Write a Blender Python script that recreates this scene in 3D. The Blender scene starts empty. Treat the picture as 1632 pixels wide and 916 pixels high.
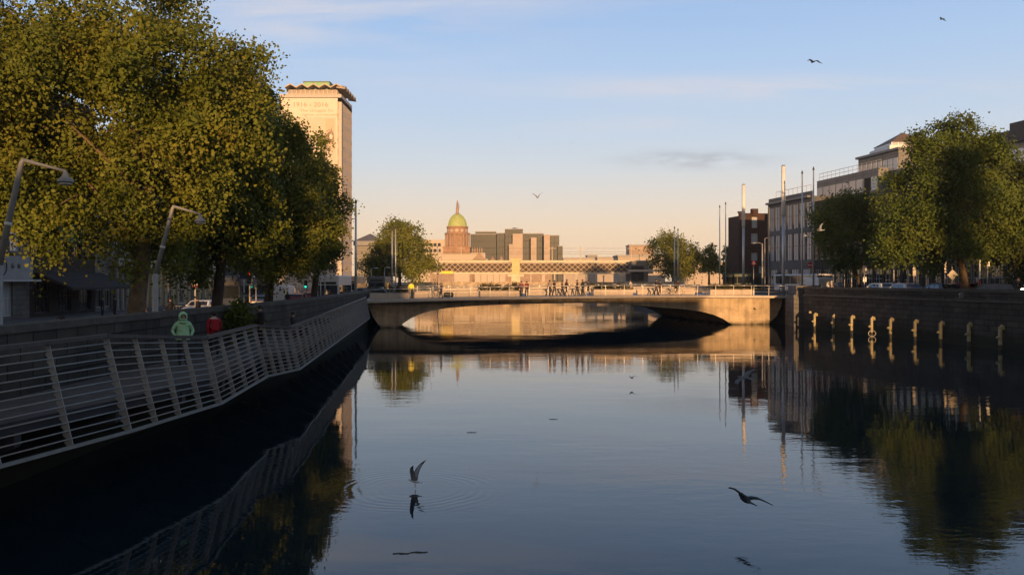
import bpy, bmesh, math, random
import numpy as np
from mathutils import Vector, Matrix
R = math.radians
random.seed(7)
rng = np.random.default_rng(11)
SC = bpy.context.scene
COL = SC.collection
F = 1331.0          # focal length in photo pixels, used only while reading distances off the photograph
HZ = 447.0
CZ = 5.0            # eye height over the water
def P(px, py, d):
    return ((px - 816) / F * d, d, CZ - (py - HZ) / F * d)
def PX(px, d):
    return (px - 816) / F * d
def PZ(py, d):
    return CZ - (py - HZ) / F * d

# ------------------------------------------------------------------ materials
MATS = {}
def nt(m):
    m.use_nodes = True
    return m.node_tree.nodes, m.node_tree.links
def mat(name, col, rough=0.7, metal=0.0, var=0.25, scale=1.5, bump=0.0, bscale=20, spec=0.4, emis=None, es=0.0):
    if name in MATS: return MATS[name]
    m = bpy.data.materials.new(name)
    n, l = nt(m)
    b = n['Principled BSDF']
    b.inputs['Roughness'].default_value = rough
    b.inputs['Metallic'].default_value = metal
    b.inputs['Specular IOR Level'].default_value = spec
    if emis:
        b.inputs['Emission Color'].default_value = (*emis, 1)
        b.inputs['Emission Strength'].default_value = es
    geo = n.new('ShaderNodeNewGeometry')
    if var > 0:
        no = n.new('ShaderNodeTexNoise'); no.inputs['Scale'].default_value = scale
        no.inputs['Detail'].default_value = 6; no.inputs['Roughness'].default_value = 0.65
        l.new(geo.outputs['Position'], no.inputs['Vector'])
        rp = n.new('ShaderNodeValToRGB')
        rp.color_ramp.elements[0].position = 0.3; rp.color_ramp.elements[1].position = 0.7
        rp.color_ramp.elements[0].color = (*[c * (1 - var) for c in col], 1)
        rp.color_ramp.elements[1].color = (*[min(1, c * (1 + var)) for c in col], 1)
        l.new(no.outputs['Fac'], rp.inputs['Fac'])
        l.new(rp.outputs['Color'], b.inputs['Base Color'])
    else:
        b.inputs['Base Color'].default_value = (*col, 1)
    if bump > 0:
        n2 = n.new('ShaderNodeTexNoise'); n2.inputs['Scale'].default_value = bscale
        n2.inputs['Detail'].default_value = 4
        l.new(geo.outputs['Position'], n2.inputs['Vector'])
        bp = n.new('ShaderNodeBump'); bp.inputs['Strength'].default_value = bump; bp.inputs['Distance'].default_value = 0.05
        l.new(n2.outputs['Fac'], bp.inputs['Height']); l.new(bp.outputs['Normal'], b.inputs['Normal'])
    MATS[name] = m
    return m
def tide(n, l, src_col, pos, b, top=.75, col=(.016,.020,.010)):
    """weed and damp left by the tide: a ragged dark green band above the water"""
    s = n.new('ShaderNodeSeparateXYZ'); l.new(pos, s.inputs[0])
    no = n.new('ShaderNodeTexNoise'); no.inputs['Scale'].default_value = 1.1; no.inputs['Detail'].default_value = 6; l.new(pos, no.inputs['Vector'])
    a = n.new('ShaderNodeMath'); a.operation = 'MULTIPLY_ADD'; a.inputs[1].default_value = 1.1; l.new(no.outputs['Fac'], a.inputs[0]); l.new(s.outputs['Z'], a.inputs[2])
    m = n.new('ShaderNodeMapRange'); m.inputs['From Min'].default_value = top+.35; m.inputs['From Max'].default_value = top+.80; m.inputs['To Min'].default_value = .92; m.inputs['To Max'].default_value = 0
    l.new(a.outputs[0], m.inputs['Value'])
    x = n.new('ShaderNodeMixRGB'); l.new(m.outputs[0], x.inputs['Fac']); l.new(src_col, x.inputs['Color1']); x.inputs['Color2'].default_value = (*col, 1)
    l.new(x.outputs['Color'], b.inputs['Base Color'])
def concrete_mat(name, col, top=.2):
    m = bpy.data.materials.new(name); n, l = nt(m); b = n['Principled BSDF']; b.inputs['Roughness'].default_value = .85; b.inputs['Specular IOR Level'].default_value = .2
    g = n.new('ShaderNodeNewGeometry')
    def nz(sc, sx, sz, det):
        mp = n.new('ShaderNodeMapping'); mp.inputs['Scale'].default_value = (sx, sx, sz); l.new(g.outputs['Position'], mp.inputs['Vector'])
        t = n.new('ShaderNodeTexNoise'); t.inputs['Scale'].default_value = sc; t.inputs['Detail'].default_value = det; t.inputs['Roughness'].default_value = .65; l.new(mp.outputs[0], t.inputs['Vector']); return t.outputs['Fac']
    mul = n.new('ShaderNodeMath'); mul.operation = 'MULTIPLY'; l.new(nz(1.0, 1.6, .16, 6), mul.inputs[0]); l.new(nz(.5, 1, 2.0, 7), mul.inputs[1])
    rp = n.new('ShaderNodeValToRGB'); rp.color_ramp.elements[0].position = .14; rp.color_ramp.elements[1].position = .36
    rp.color_ramp.elements[0].color = (*[c*.50 for c in col],1); rp.color_ramp.elements[1].color = (*[c*1.12 for c in col],1)
    l.new(mul.outputs[0], rp.inputs['Fac'])
    tide(n, l, rp.outputs['Color'], g.outputs['Position'], b, top)
    MATS[name] = m
    return m
def block_mat(name, c1, c2, mortar, bw, bh, world=False, rough=0.85, msize=0.02, dirt=0.4, offset=0.5, tidal=None):
    """coursed stone / brick / cladding joints: the pattern runs along the wall and up"""
    m = bpy.data.materials.new(name)
    n, l = nt(m); b = n['Principled BSDF']; b.inputs['Roughness'].default_value = rough
    b.inputs['Specular IOR Level'].default_value = 0.25
    if world:
        g = n.new('ShaderNodeNewGeometry'); src = g.outputs['Position']
    else:
        g = n.new('ShaderNodeTexCoord'); src = g.outputs['Object']
    s = n.new('ShaderNodeSeparateXYZ'); l.new(src, s.inputs[0])
    a = n.new('ShaderNodeMath'); a.operation = 'ADD'
    l.new(s.outputs['X'], a.inputs[0]); l.new(s.outputs['Y'], a.inputs[1])
    c = n.new('ShaderNodeCombineXYZ')
    l.new(s.outputs['Y'] if world else a.outputs[0], c.inputs['X']); l.new(s.outputs['Z'], c.inputs['Y'])
    br = n.new('ShaderNodeTexBrick')
    br.inputs['Scale'].default_value = 1.0
    br.inputs['Brick Width'].default_value = bw; br.inputs['Row Height'].default_value = bh
    br.inputs['Mortar Size'].default_value = msize; br.inputs['Mortar Smooth'].default_value = 0.3
    br.inputs['Color1'].default_value = (*c1, 1); br.inputs['Color2'].default_value = (*c2, 1)
    br.inputs['Mortar'].default_value = (*mortar, 1); br.offset = offset
    l.new(c.outputs[0], br.inputs['Vector'])
    no = n.new('ShaderNodeTexNoise'); no.inputs['Scale'].default_value = 0.7; no.inputs['Detail'].default_value = 7
    no.inputs['Roughness'].default_value = 0.7
    l.new(src, no.inputs['Vector'])
    mr = n.new('ShaderNodeMapRange'); mr.inputs['From Min'].default_value = 0.3; mr.inputs['From Max'].default_value = 0.7
    mr.inputs['To Min'].default_value = 1 - dirt; mr.inputs['To Max'].default_value = 1 + dirt * 0.5
    l.new(no.outputs['Fac'], mr.inputs['Value'])
    mx = n.new('ShaderNodeVectorMath'); mx.operation = 'SCALE'
    l.new(br.outputs['Color'], mx.inputs[0]); l.new(mr.outputs[0], mx.inputs['Scale'])
    l.new(mx.outputs[0], b.inputs['Base Color'])
    if tidal is not None: tide(n, l, mx.outputs[0], src, b, tidal)
    bp = n.new('ShaderNodeBump'); bp.inputs['Strength'].default_value = 0.5; bp.inputs['Distance'].default_value = 0.02
    bp.invert = True
    l.new(br.outputs['Fac'], bp.inputs['Height']); l.new(bp.outputs['Normal'], b.inputs['Normal'])
    MATS[name] = m
    return m
def glass_mat(name, col, rough=0.06):
    m = bpy.data.materials.new(name)
    n, l = nt(m); b = n['Principled BSDF']
    b.inputs['Base Color'].default_value = (*col, 1); b.inputs['Roughness'].default_value = rough
    b.inputs['Specular IOR Level'].default_value = 1.0; b.inputs['IOR'].default_value = 1.6
    no = n.new('ShaderNodeTexNoise'); no.inputs['Scale'].default_value = 0.35
    g = n.new('ShaderNodeNewGeometry'); l.new(g.outputs['Position'], no.inputs['Vector'])
    bp = n.new('ShaderNodeBump'); bp.inputs['Strength'].default_value = 0.06; bp.inputs['Distance'].default_value = 0.3
    l.new(no.outputs['Fac'], bp.inputs['Height']); l.new(bp.outputs['Normal'], b.inputs['Normal'])
    MATS[name] = m
    return m
def leaf_mat(name, cols, trans=0.3):
    m = bpy.data.materials.new(name)
    n, l = nt(m); b = n['Principled BSDF']; out = n['Material Output']
    g = n.new('ShaderNodeNewGeometry')
    rp = n.new('ShaderNodeValToRGB')
    el = rp.color_ramp.elements
    while len(el) < len(cols): el.new(0.5)
    for i, (p, c) in enumerate(cols):
        el[i].position = p; el[i].color = (*c, 1)
    no = n.new('ShaderNodeTexNoise'); no.inputs['Scale'].default_value = 0.42; no.inputs['Detail'].default_value = 3
    l.new(g.outputs['Position'], no.inputs['Vector'])
    a = n.new('ShaderNodeMath'); a.operation = 'MULTIPLY_ADD'
    a.inputs[1].default_value = 0.22; 
    l.new(g.outputs['Random Per Island'], a.inputs[0])
    s = n.new('ShaderNodeMath'); s.operation = 'MULTIPLY_ADD'; s.inputs[1].default_value = 1.7; s.inputs[2].default_value = -0.52
    l.new(no.outputs['Fac'], s.inputs[0]); l.new(s.outputs[0], a.inputs[2])
    l.new(a.outputs[0], rp.inputs['Fac'])
    l.new(rp.outputs['Color'], b.inputs['Base Color'])
    b.inputs['Roughness'].default_value = 0.6; b.inputs['Specular IOR Level'].default_value = 0.15
    tr = n.new('ShaderNodeBsdfTranslucent'); l.new(rp.outputs['Color'], tr.inputs['Color'])
    mx = n.new('ShaderNodeMixShader'); mx.inputs[0].default_value = trans
    l.new(b.outputs[0], mx.inputs[1]); l.new(tr.outputs[0], mx.inputs[2]); l.new(mx.outputs[0], out.inputs['Surface'])
    MATS[name] = m
    return m

M_granite = block_mat('granite_blocks', (.080,.071,.055), (.046,.042,.034), (.017,.016,.014), 1.1, .42, world=True, dirt=.6, msize=.03, tidal=.9)
M_coping = mat('granite_coping', (.082,.074,.060), .85, var=.35, scale=2.5, bump=.3)
M_abut = block_mat('abutment_stone', (.17,.165,.155), (.12,.118,.112), (.04,.04,.04), 1.4, .5, world=True, dirt=.4)
M_asphalt = mat('asphalt', (.05,.05,.05), .9, var=.25, scale=3, bump=.2)
M_pave = block_mat('paving', (.16,.15,.14), (.13,.125,.12), (.05,.05,.05), .9, .6, world=True)
M_paint = mat('road_paint', (.75,.74,.7), .7, var=.1)
M_kerb = mat('kerb_stone', (.2,.19,.18), .85)
M_alu = mat('grey_aluminium', (.28,.285,.27), .6, .1, var=.15, scale=4)
M_rail_top = mat('handrail_hardwood', (.085,.078,.07), .6, var=.3, scale=6)
M_board = mat('boardwalk_timber', (.12,.105,.09), .8, var=.35, scale=3)
M_steel_dk = mat('dark_steel', (.05,.05,.055), .5, .3)
M_black = mat('black_paint', (.015,.015,.016), .5, var=.1)
M_dark = mat('near_black', (.012,.011,.010), .9, var=.2)
M_white = mat('white_paint', (.72,.71,.68), .5, var=.06)
M_stainless = mat('stainless_steel', (.55,.54,.52), .38, .55, var=.08)
M_concrete = concrete_mat('pale_concrete', (.50,.40,.27))
M_deckedge = mat('deck_edge_concrete', (.52,.46,.38), .8, var=.12, scale=1.2)
M_seat = mat('pale_granite_seat', (.48,.41,.33), .75, var=.12, scale=2)
M_brick = block_mat('dark_brick', (.085,.040,.028), (.065,.032,.024), (.05,.045,.04), .23, .078, msize=.01)
M_brick2 = block_mat('brown_brick', (.055,.042,.034), (.045,.036,.03), (.04,.038,.035), .23, .078, msize=.01)
M_stone = block_mat('ashlar_stone', (.20,.185,.16), (.17,.155,.135), (.09,.08,.07), 1.0, .38, msize=.015)
M_cream = mat('cream_render', (.38,.32,.21), .85, var=.15, scale=.6)
M_greystone = block_mat('grey_cladding', (.22,.22,.215), (.20,.20,.195), (.10,.10,.10), 1.5, .75, msize=.02, offset=0, dirt=.2)
M_slate = mat('slate_roof', (.05,.05,.055), .7, var=.3, scale=2)
M_lead = mat('zinc_roof', (.16,.165,.175), .5, .2, var=.15)
M_glass = glass_mat('window_glass', (.02,.024,.028))
M_glass_lt = glass_mat('pale_window_glass', (.42,.46,.48), .15)
M_glass_gr = mat('green_tinted_glass', (.010,.017,.012), .4, var=.35, scale=.12, spec=.2)
M_frame = mat('window_frame_white', (.5,.49,.46), .6, var=.05)
M_frame_dk = mat('window_frame_dark', (.04,.04,.045), .5, var=.05)
M_lib = block_mat('tower_mosaic_cladding', (.50,.45,.41), (.47,.43,.39), (.40,.34,.28), 1.2, .6, msize=.03, dirt=.12)
M_libglass = mat('tower_glazing', (.30,.255,.22), .4, var=.08)
M_banner = mat('banner_mesh', (.62,.56,.47), .85, var=.05, scale=.3)
M_banner2 = mat('banner_picture_ground', (.56,.49,.40), .85, var=.08, scale=.5)
M_print = mat('banner_print', (.40,.315,.23), .85, var=.05)
M_print_dk = mat('banner_print_dark', (.27,.20,.14), .85, var=.25, scale=1)
M_copper = mat('green_copper', (.24,.42,.22), .65, var=.2, scale=.8)
M_copper2 = mat('lime_copper_dome', (.37,.45,.16), .6, var=.15, scale=.6)
M_custom = block_mat('portland_stone', (.40,.29,.21), (.37,.27,.20), (.26,.19,.14), 1.6, .6, msize=.03, dirt=.25)
M_drum = block_mat('ruddy_drum_stone', (.42,.26,.165), (.37,.23,.145), (.25,.155,.10), 1.2, .5, msize=.03, dirt=.25)
M_iron = mat('painted_ironwork', (.60,.50,.36), .6, var=.15, scale=.5)
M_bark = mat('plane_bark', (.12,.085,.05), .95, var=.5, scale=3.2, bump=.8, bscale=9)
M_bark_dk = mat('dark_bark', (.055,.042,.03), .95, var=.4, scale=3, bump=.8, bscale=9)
M_rubber = mat('tyre_rubber', (.015,.015,.015), .85, var=.1)
M_hub = mat('wheel_rim_metal', (.35,.35,.36), .35, .7, var=.05)
M_carglass = glass_mat('car_glass', (.015,.018,.02), .05)
M_lamp = mat('lamp_diffuser', (.6,.6,.55), .4, var=.05)
M_head = mat('headlamp_lens', (.7,.7,.68), .15, var=.0)
M_tail = mat('tail_lamp_red', (.5,.02,.015), .25, var=.0)
M_hivis = mat('hi_vis_yellow', (.80,.75,.10), .7, var=.05)
M_yellow = mat('yellow_sign_board', (.78,.58,.02), .5, var=.02)
M_signred = mat('sign_red', (.55,.03,.03), .45, var=.02)
M_signwhite = mat('sign_white', (.8,.8,.78), .45, var=.02)
M_signback = mat('sign_back_metal', (.50,.46,.38), .5, .2, var=.05)
M_post = mat('galvanised_post', (.42,.41,.39), .5, .4, var=.1)
M_mooring = mat('mooring_timber_pale', (.36,.31,.17), .8, var=.3, scale=3)
M_weed = mat('weedy_timber', (.05,.052,.035), .9, var=.3, scale=5)
M_skin = mat('skin', (.42,.26,.19), .55, var=.05)
M_hairdk = mat('dark_hair', (.018,.013,.01), .7, var=.3, scale=60)
M_gull_w = mat('gull_white', (.62,.63,.64), .8, var=.05)
M_gull_g = mat('gull_grey', (.27,.29,.31), .8, var=.1)
M_gull_k = mat('gull_wingtip_black', (.02,.02,.022), .8, var=.0)
M_gull_d = mat('gull_slate', (.13,.135,.14), .8, var=.1)
M_beak = mat('gull_beak', (.45,.22,.05), .6, var=.0)
M_soil = mat('planter_soil', (.04,.03,.02), .95)
M_awning = mat('black_awning_cloth', (.022,.022,.024), .85, var=.15)
M_awn_gr = mat('green_awning_cloth', (.012,.10,.055), .8, var=.2)
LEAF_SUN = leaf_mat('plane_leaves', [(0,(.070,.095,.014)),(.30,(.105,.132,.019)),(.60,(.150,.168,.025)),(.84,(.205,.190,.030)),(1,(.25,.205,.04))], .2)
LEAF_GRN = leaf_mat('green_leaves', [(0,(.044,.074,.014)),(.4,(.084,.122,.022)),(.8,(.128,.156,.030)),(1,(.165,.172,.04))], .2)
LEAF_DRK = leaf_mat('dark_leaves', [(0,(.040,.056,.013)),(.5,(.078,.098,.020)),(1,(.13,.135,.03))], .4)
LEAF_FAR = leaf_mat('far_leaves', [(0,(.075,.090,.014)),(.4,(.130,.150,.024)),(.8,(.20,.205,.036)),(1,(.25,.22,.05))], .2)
LEAF_PLT = leaf_mat('planter_leaves', [(0,(.035,.04,.012)),(.5,(.08,.075,.02)),(1,(.14,.10,.04))])

# ------------------------------------------------------------------ mesh builder
class MB:
    def __init__(s): s.v = []; s.f = []; s.m = []; s.sm = []
    def add(s, vs, fs, mi=0, smooth=False):
        o = len(s.v); s.v += [tuple(v) for v in vs]
        for f in fs: s.f.append([i + o for i in f]); s.m.append(mi); s.sm.append(smooth)
        return s
    def box(s, c, d, mi=0, rz=0.0, bev=0.0):
        x, y, z = d[0] / 2, d[1] / 2, d[2] / 2
        if bev <= 0:
            vs = [(sx * x, sy * y, sz * z) for sz in (-1, 1) for sy in (-1, 1) for sx in (-1, 1)]
            fs = [(0,2,3,1),(4,5,7,6),(0,1,5,4),(2,6,7,3),(0,4,6,2),(1,3,7,5)]
        else:
            bm = bmesh.new(); bmesh.ops.create_cube(bm, size=1)
            bmesh.ops.scale(bm, vec=(d[0], d[1], d[2]), verts=bm.verts)
            bmesh.ops.bevel(bm, geom=bm.edges[:], offset=min(bev, min(d) * .45), segments=2, affect='EDGES', profile=.5)
            bm.verts.index_update()
            vs = [tuple(v.co) for v in bm.verts]; fs = [[v.index for v in f.verts] for f in bm.faces]; bm.free()
        if rz:
            ca, sa = math.cos(rz), math.sin(rz)
            vs = [(a * ca - b * sa, a * sa + b * ca, e) for a, b, e in vs]
        return s.add([(a + c[0], b + c[1], e + c[2]) for a, b, e in vs], fs, mi)
    def bb(s, x0, x1, y0, y1, z0, z1, mi=0):
        return s.box(((x0+x1)/2, (y0+y1)/2, (z0+z1)/2), (abs(x1-x0), abs(y1-y0), abs(z1-z0)), mi)
    def prism(s, poly, z0, z1, mi=0):
        n = len(poly)
        a = sum(poly[i][0] * poly[(i+1) % n][1] - poly[(i+1) % n][0] * poly[i][1] for i in range(n))
        if a < 0: poly = poly[::-1]
        vs = [(x, y, z0) for x, y in poly] + [(x, y, z1) for x, y in poly]
        fs = [list(range(n))[::-1], list(range(n, 2 * n))] + [(i, (i+1) % n, n + (i+1) % n, n + i) for i in range(n)]
        return s.add(vs, fs, mi)
    def extr(s, prof, a, b, mi=0):
        """prism of a (u, w) profile in a frame: a(u, w) gives the near point, b(u, w) the far one"""
        n = len(prof)
        vs = [a(*p) for p in prof] + [b(*p) for p in prof]
        fs = [list(range(n)), list(range(n, 2*n))[::-1]] + [(i, n + i, n + (i+1) % n, (i+1) % n) for i in range(n)]
        return s.add(vs, fs, mi)
    def tube(s, pts, r, n=8, mi=0, smooth=True, cap=True):
        pts = [Vector(p) for p in pts]
        rs = r if isinstance(r, (list, tuple)) else [r] * len(pts)
        vs = []; prev = None
        for i, p in enumerate(pts):
            t = (pts[min(i+1, len(pts)-1)] - pts[max(i-1, 0)])
            if t.length < 1e-9: t = Vector((0,0,1))
            t.normalize()
            if prev is None:
                u = t.orthogonal().normalized()
            else:
                u = prev - t * prev.dot(t)
                u = u.normalized() if u.length > 1e-6 else t.orthogonal().normalized()
            prev = u; w = t.cross(u)
            for k in range(n):
                a = 2 * math.pi * k / n
                vs.append(p + (u * math.cos(a) + w * math.sin(a)) * rs[i])
        fs = [(i*n + k, i*n + (k+1) % n, (i+1)*n + (k+1) % n, (i+1)*n + k) for i in range(len(pts)-1) for k in range(n)]
        if cap: fs += [list(range(n))[::-1], list(range((len(pts)-1)*n, len(pts)*n))]
        return s.add(vs, fs, mi, smooth)
    def bar(s, a, b, w, h, mi=0):
        a = Vector(a); b = Vector(b); t = (b - a).normalized()
        up = Vector((0,0,1)) if abs(t.z) < .95 else Vector((0,1,0))
        x = t.cross(up).normalized() * w / 2; y = x.cross(t).normalized() * h / 2
        vs = [a-x-y, a+x-y, a+x+y, a-x+y, b-x-y, b+x-y, b+x+y, b-x+y]
        return s.add(vs, [(0,1,2,3),(7,6,5,4),(0,4,5,1),(1,5,6,2),(2,6,7,3),(3,7,4,0)], mi)
    def lathe(s, prof, c=(0,0,0), n=24, mi=0, smooth=True):
        vs = [(c[0] + r * math.cos(2*math.pi*k/n), c[1] + r * math.sin(2*math.pi*k/n), c[2] + z) for r, z in prof for k in range(n)]
        fs = [(i*n + k, i*n + (k+1) % n, (i+1)*n + (k+1) % n, (i+1)*n + k) for i in range(len(prof)-1) for k in range(n)]
        fs += [list(range(n))[::-1], list(range((len(prof)-1)*n, len(prof)*n))]
        return s.add(vs, fs, mi, smooth)
    def blob(s, c, r, n=12, mi=0):
        c = Vector(c); r = r if isinstance(r, (tuple, list)) else (r, r, r); m = n // 2
        vs = []; 
        for i in range(1, m):
            a = math.pi * i / m
            for k in range(n):
                b = 2 * math.pi * k / n
                vs.append((c.x + r[0]*math.sin(a)*math.cos(b), c.y + r[1]*math.sin(a)*math.sin(b), c.z + r[2]*math.cos(a)))
        fs = [(i*n + k, (i+1)*n + k, (i+1)*n + (k+1) % n, i*n + (k+1) % n) for i in range(m-2) for k in range(n)]
        t = len(vs); vs += [(c.x, c.y, c.z + r[2]), (c.x, c.y, c.z - r[2])]
        fs += [(t, k, (k+1) % n) for k in range(n)] + [(t+1, (m-2)*n + (k+1) % n, (m-2)*n + k) for k in range(n)]
        return s.add(vs, fs, mi, True)
    def quad(s, a, b, c, d, mi=0): return s.add([a, b, c, d], [(0,1,2,3)], mi)
    def mesh(s, name, mats):
        me = bpy.data.meshes.new(name)
        me.from_pydata(s.v, [], s.f)
        for m in (mats if isinstance(mats, (list, tuple)) else [mats]): me.materials.append(m)
        me.polygons.foreach_set('material_index', s.m)
        me.polygons.foreach_set('use_smooth', s.sm)
        me.update()
        return me
    def build(s, name, mats, parent=None, loc=(0,0,0), rz=0.0):
        o = bpy.data.objects.new(name, s.mesh(name, mats)); COL.objects.link(o)
        o.location = loc; o.rotation_euler = (0, 0, rz)
        if parent: o.parent = parent
        return o
def link_mesh(name, me, parent=None, loc=(0,0,0), rz=0.0):
    o = bpy.data.objects.new(name, me); COL.objects.link(o); o.location = loc; o.rotation_euler = (0,0,rz)
    if parent: o.parent = parent
    return o
def tag(o, label=None, cat=None, group=None, kind=None):
    if label: o['label'] = label
    if cat: o['category'] = cat
    if group: o['group'] = group
    if kind: o['kind'] = kind
    return o
def thing(name, label, cat, loc=(0,0,0), rz=0.0, group=None):
    o = bpy.data.objects.new(name, None); o.empty_display_size = .3; COL.objects.link(o)
    o.location = loc; o.rotation_euler = (0,0,rz)
    return tag(o, label, cat, group)
def dup(o, loc=None, rz=None, label=None, parent=None):
    c = o.copy(); COL.objects.link(c)
    if parent: c.parent = parent
    if loc is not None: c.location = loc
    if rz is not None: c.rotation_euler = (0,0,rz)
    if label: c['label'] = label
    for ch in list(o.children): dup(ch, parent=c)
    return c
# ------------------------------------------------------------------ generators
def leaf_mesh(name, centers, normals, size, mat_, shape=6, jit=.35):
    """many small leaf faces; shape 6 = lobed plane leaf, 4 = kite"""
    n = len(centers)
    ax = rng.normal(size=(n,3)); nn = normals + rng.normal(scale=.34, size=(n,3))
    nn /= np.linalg.norm(nn, axis=1, keepdims=True) + 1e-9
    u = np.cross(nn, ax); u /= np.linalg.norm(u, axis=1, keepdims=True) + 1e-9
    w = np.cross(nn, u)
    sz = size * (1 + rng.uniform(-jit, jit, size=(n,1)))
    if shape == 6:
        pat = [(-.5,0,0),(-.22,.42,.06),(.12,.30,.02),(.55,.0,-.05),(.12,-.34,.03),(-.25,-.40,.06)]
    else:
        pat = [(-.5,0,0),(0,.36,.08),(.5,0,0),(0,-.36,.08)]
    k = len(pat)
    V = np.empty((n, k, 3))
    for i, (a, b, c) in enumerate(pat):
        V[:, i] = centers + sz * (a * u + b * w + c * nn)
    me = bpy.data.meshes.new(name)
    me.vertices.add(n*k); me.vertices.foreach_set('co', V.reshape(-1))
    me.loops.add(n*k); me.loops.foreach_set('vertex_index', np.arange(n*k, dtype=np.int32))
    me.polygons.add(n); me.polygons.foreach_set('loop_start', np.arange(0, n*k, k, dtype=np.int32))
    me.update(); me.validate()
    me.materials.append(mat_)
    return me
def crown_points(lobes, n, clump=.5, per=14, fill=.45):
    """leaf sprays spread through and over the lobes: (cx,cy,cz,rx,ry,rz,weight); a spray is a small tilted disc of leaves"""
    L = np.array([l[:6] for l in lobes], float); wt = np.array([l[6] if len(l) > 6 else (l[3]*l[4]*l[5])**.8 for l in lobes]); wt = wt / wt.sum()
    sub_ = []
    for l0 in L:        # boughs swelling out of each lobe give the crown its knobbly outline
        for _ in range(11):
            v_ = rng.normal(size=3); v_ /= np.linalg.norm(v_); r_ = rng.uniform(.24, .42)
            sub_.append(np.concatenate([l0[:3] + v_*l0[3:6]*rng.uniform(.68, .98), np.full(3, (l0[3]*l0[4]*l0[5])**(1/3)*r_)*np.array([1.1,1.0,.85])]))
    L1 = L.copy(); L1[:,3:6] *= .80
    S_ = np.array(sub_); L = np.concatenate([L1, S_]); ws = (S_[:,3]*S_[:,4]*S_[:,5])**.72
    wt = np.concatenate([wt*.34, ws/ws.sum()*.66])
    nc = max(1, n // per)
    idx = rng.choice(len(L), size=nc, p=wt)
    d = rng.normal(size=(nc,3)); d /= np.linalg.norm(d, axis=1, keepdims=True)
    rad = np.where(rng.random(nc) < fill, rng.uniform(.25, .85, nc), rng.uniform(.78, 1.05, nc))
    bump = 1 + .11 * np.sin(d[:,0]*5.1 + idx*1.7) * np.cos(d[:,2]*6.3 + idx) + .07*np.sin(d[:,1]*9.0 + d[:,2]*7)
    c = L[idx,:3] + d * L[idx,3:6] * (rad * bump)[:,None]
    # sprays hang together in boughs: pull them toward a coarse set of bough centres so gaps open between
    nb = max(3, nc // 9); B = c[rng.choice(nc, nb)]
    for k in range(0, nc, 4000):
        q = c[k:k+4000]; dd = ((q[:,None,:]-B[None])**2).sum(2); c[k:k+4000] = q + (B[dd.argmin(1)]-q)*.25
    cn = d*.85 + np.array([0,0,.25]) + rng.normal(scale=.55, size=(nc,3)); cn /= np.linalg.norm(cn, axis=1, keepdims=True)
    t = np.cross(cn, rng.normal(size=(nc,3))); t /= np.linalg.norm(t, axis=1, keepdims=True); w = np.cross(cn, t)
    g = rng.normal(size=(nc, per, 3))
    s1 = clump * rng.uniform(.7, 1.35, size=(nc,1,1))
    pts = c[:,None,:] + g[:,:,0:1]*s1*1.15*t[:,None,:] + g[:,:,1:2]*s1*.75*w[:,None,:] + g[:,:,2:3]*s1*.34*cn[:,None,:]
    pts[:,:,2] -= (g[:,:,0]**2)*s1[:,:,0]*.10
    nor = np.repeat(cn, per, axis=0)
    return pts.reshape(-1,3), nor, c
def tree(name, label, cat, base, lobes, n, leaf, lm, bark, trunk_r, trunk_pts, limbs=7, clump=.5, per=14, shape=6, group=None, fill=.45):
    """base in world; lobes and trunk points relative to it"""
    t = thing(name, label, cat, base, 0, group)
    pts, nor, cl = crown_points(lobes, n, clump, per, fill)
    link_mesh('crown', leaf_mesh('crown', pts, nor, leaf, lm, shape), t)
    m = MB()
    tp = [Vector(p) for p in trunk_pts]
    k = len(tp)
    m.tube(tp, [trunk_r * (1.25 if i == 0 else 1) * (1 - .55 * i / (k-1)) for i in range(k)], 12)
    top = tp[-1]
    for i in range(limbs):
        l = lobes[i % len(lobes)]
        c = cl[rng.integers(len(cl))] if i >= len(lobes) else np.array(l[:3])
        s = tp[-1 - (i % min(3, k-1))]
        e = Vector(c).lerp(tp[-1], .42); mid = s.lerp(e, .45) + Vector((random.uniform(-.4,.4), random.uniform(-.4,.4), random.uniform(.1,.7)))
        m.tube([s, mid, e], [trunk_r*.36, trunk_r*.18, trunk_r*.05], 7)
        for _ in range(3):
            c2 = cl[rng.integers(len(cl))]; e2 = Vector(c2)
            if (e2 - mid).length < 3.8:
                m.tube([mid, mid.lerp(e2, .5) + Vector((0,0,.2)), e2], [trunk_r*.16, trunk_r*.10, .02], 5)
    m.build('trunk', bark, t)
    return t

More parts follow.
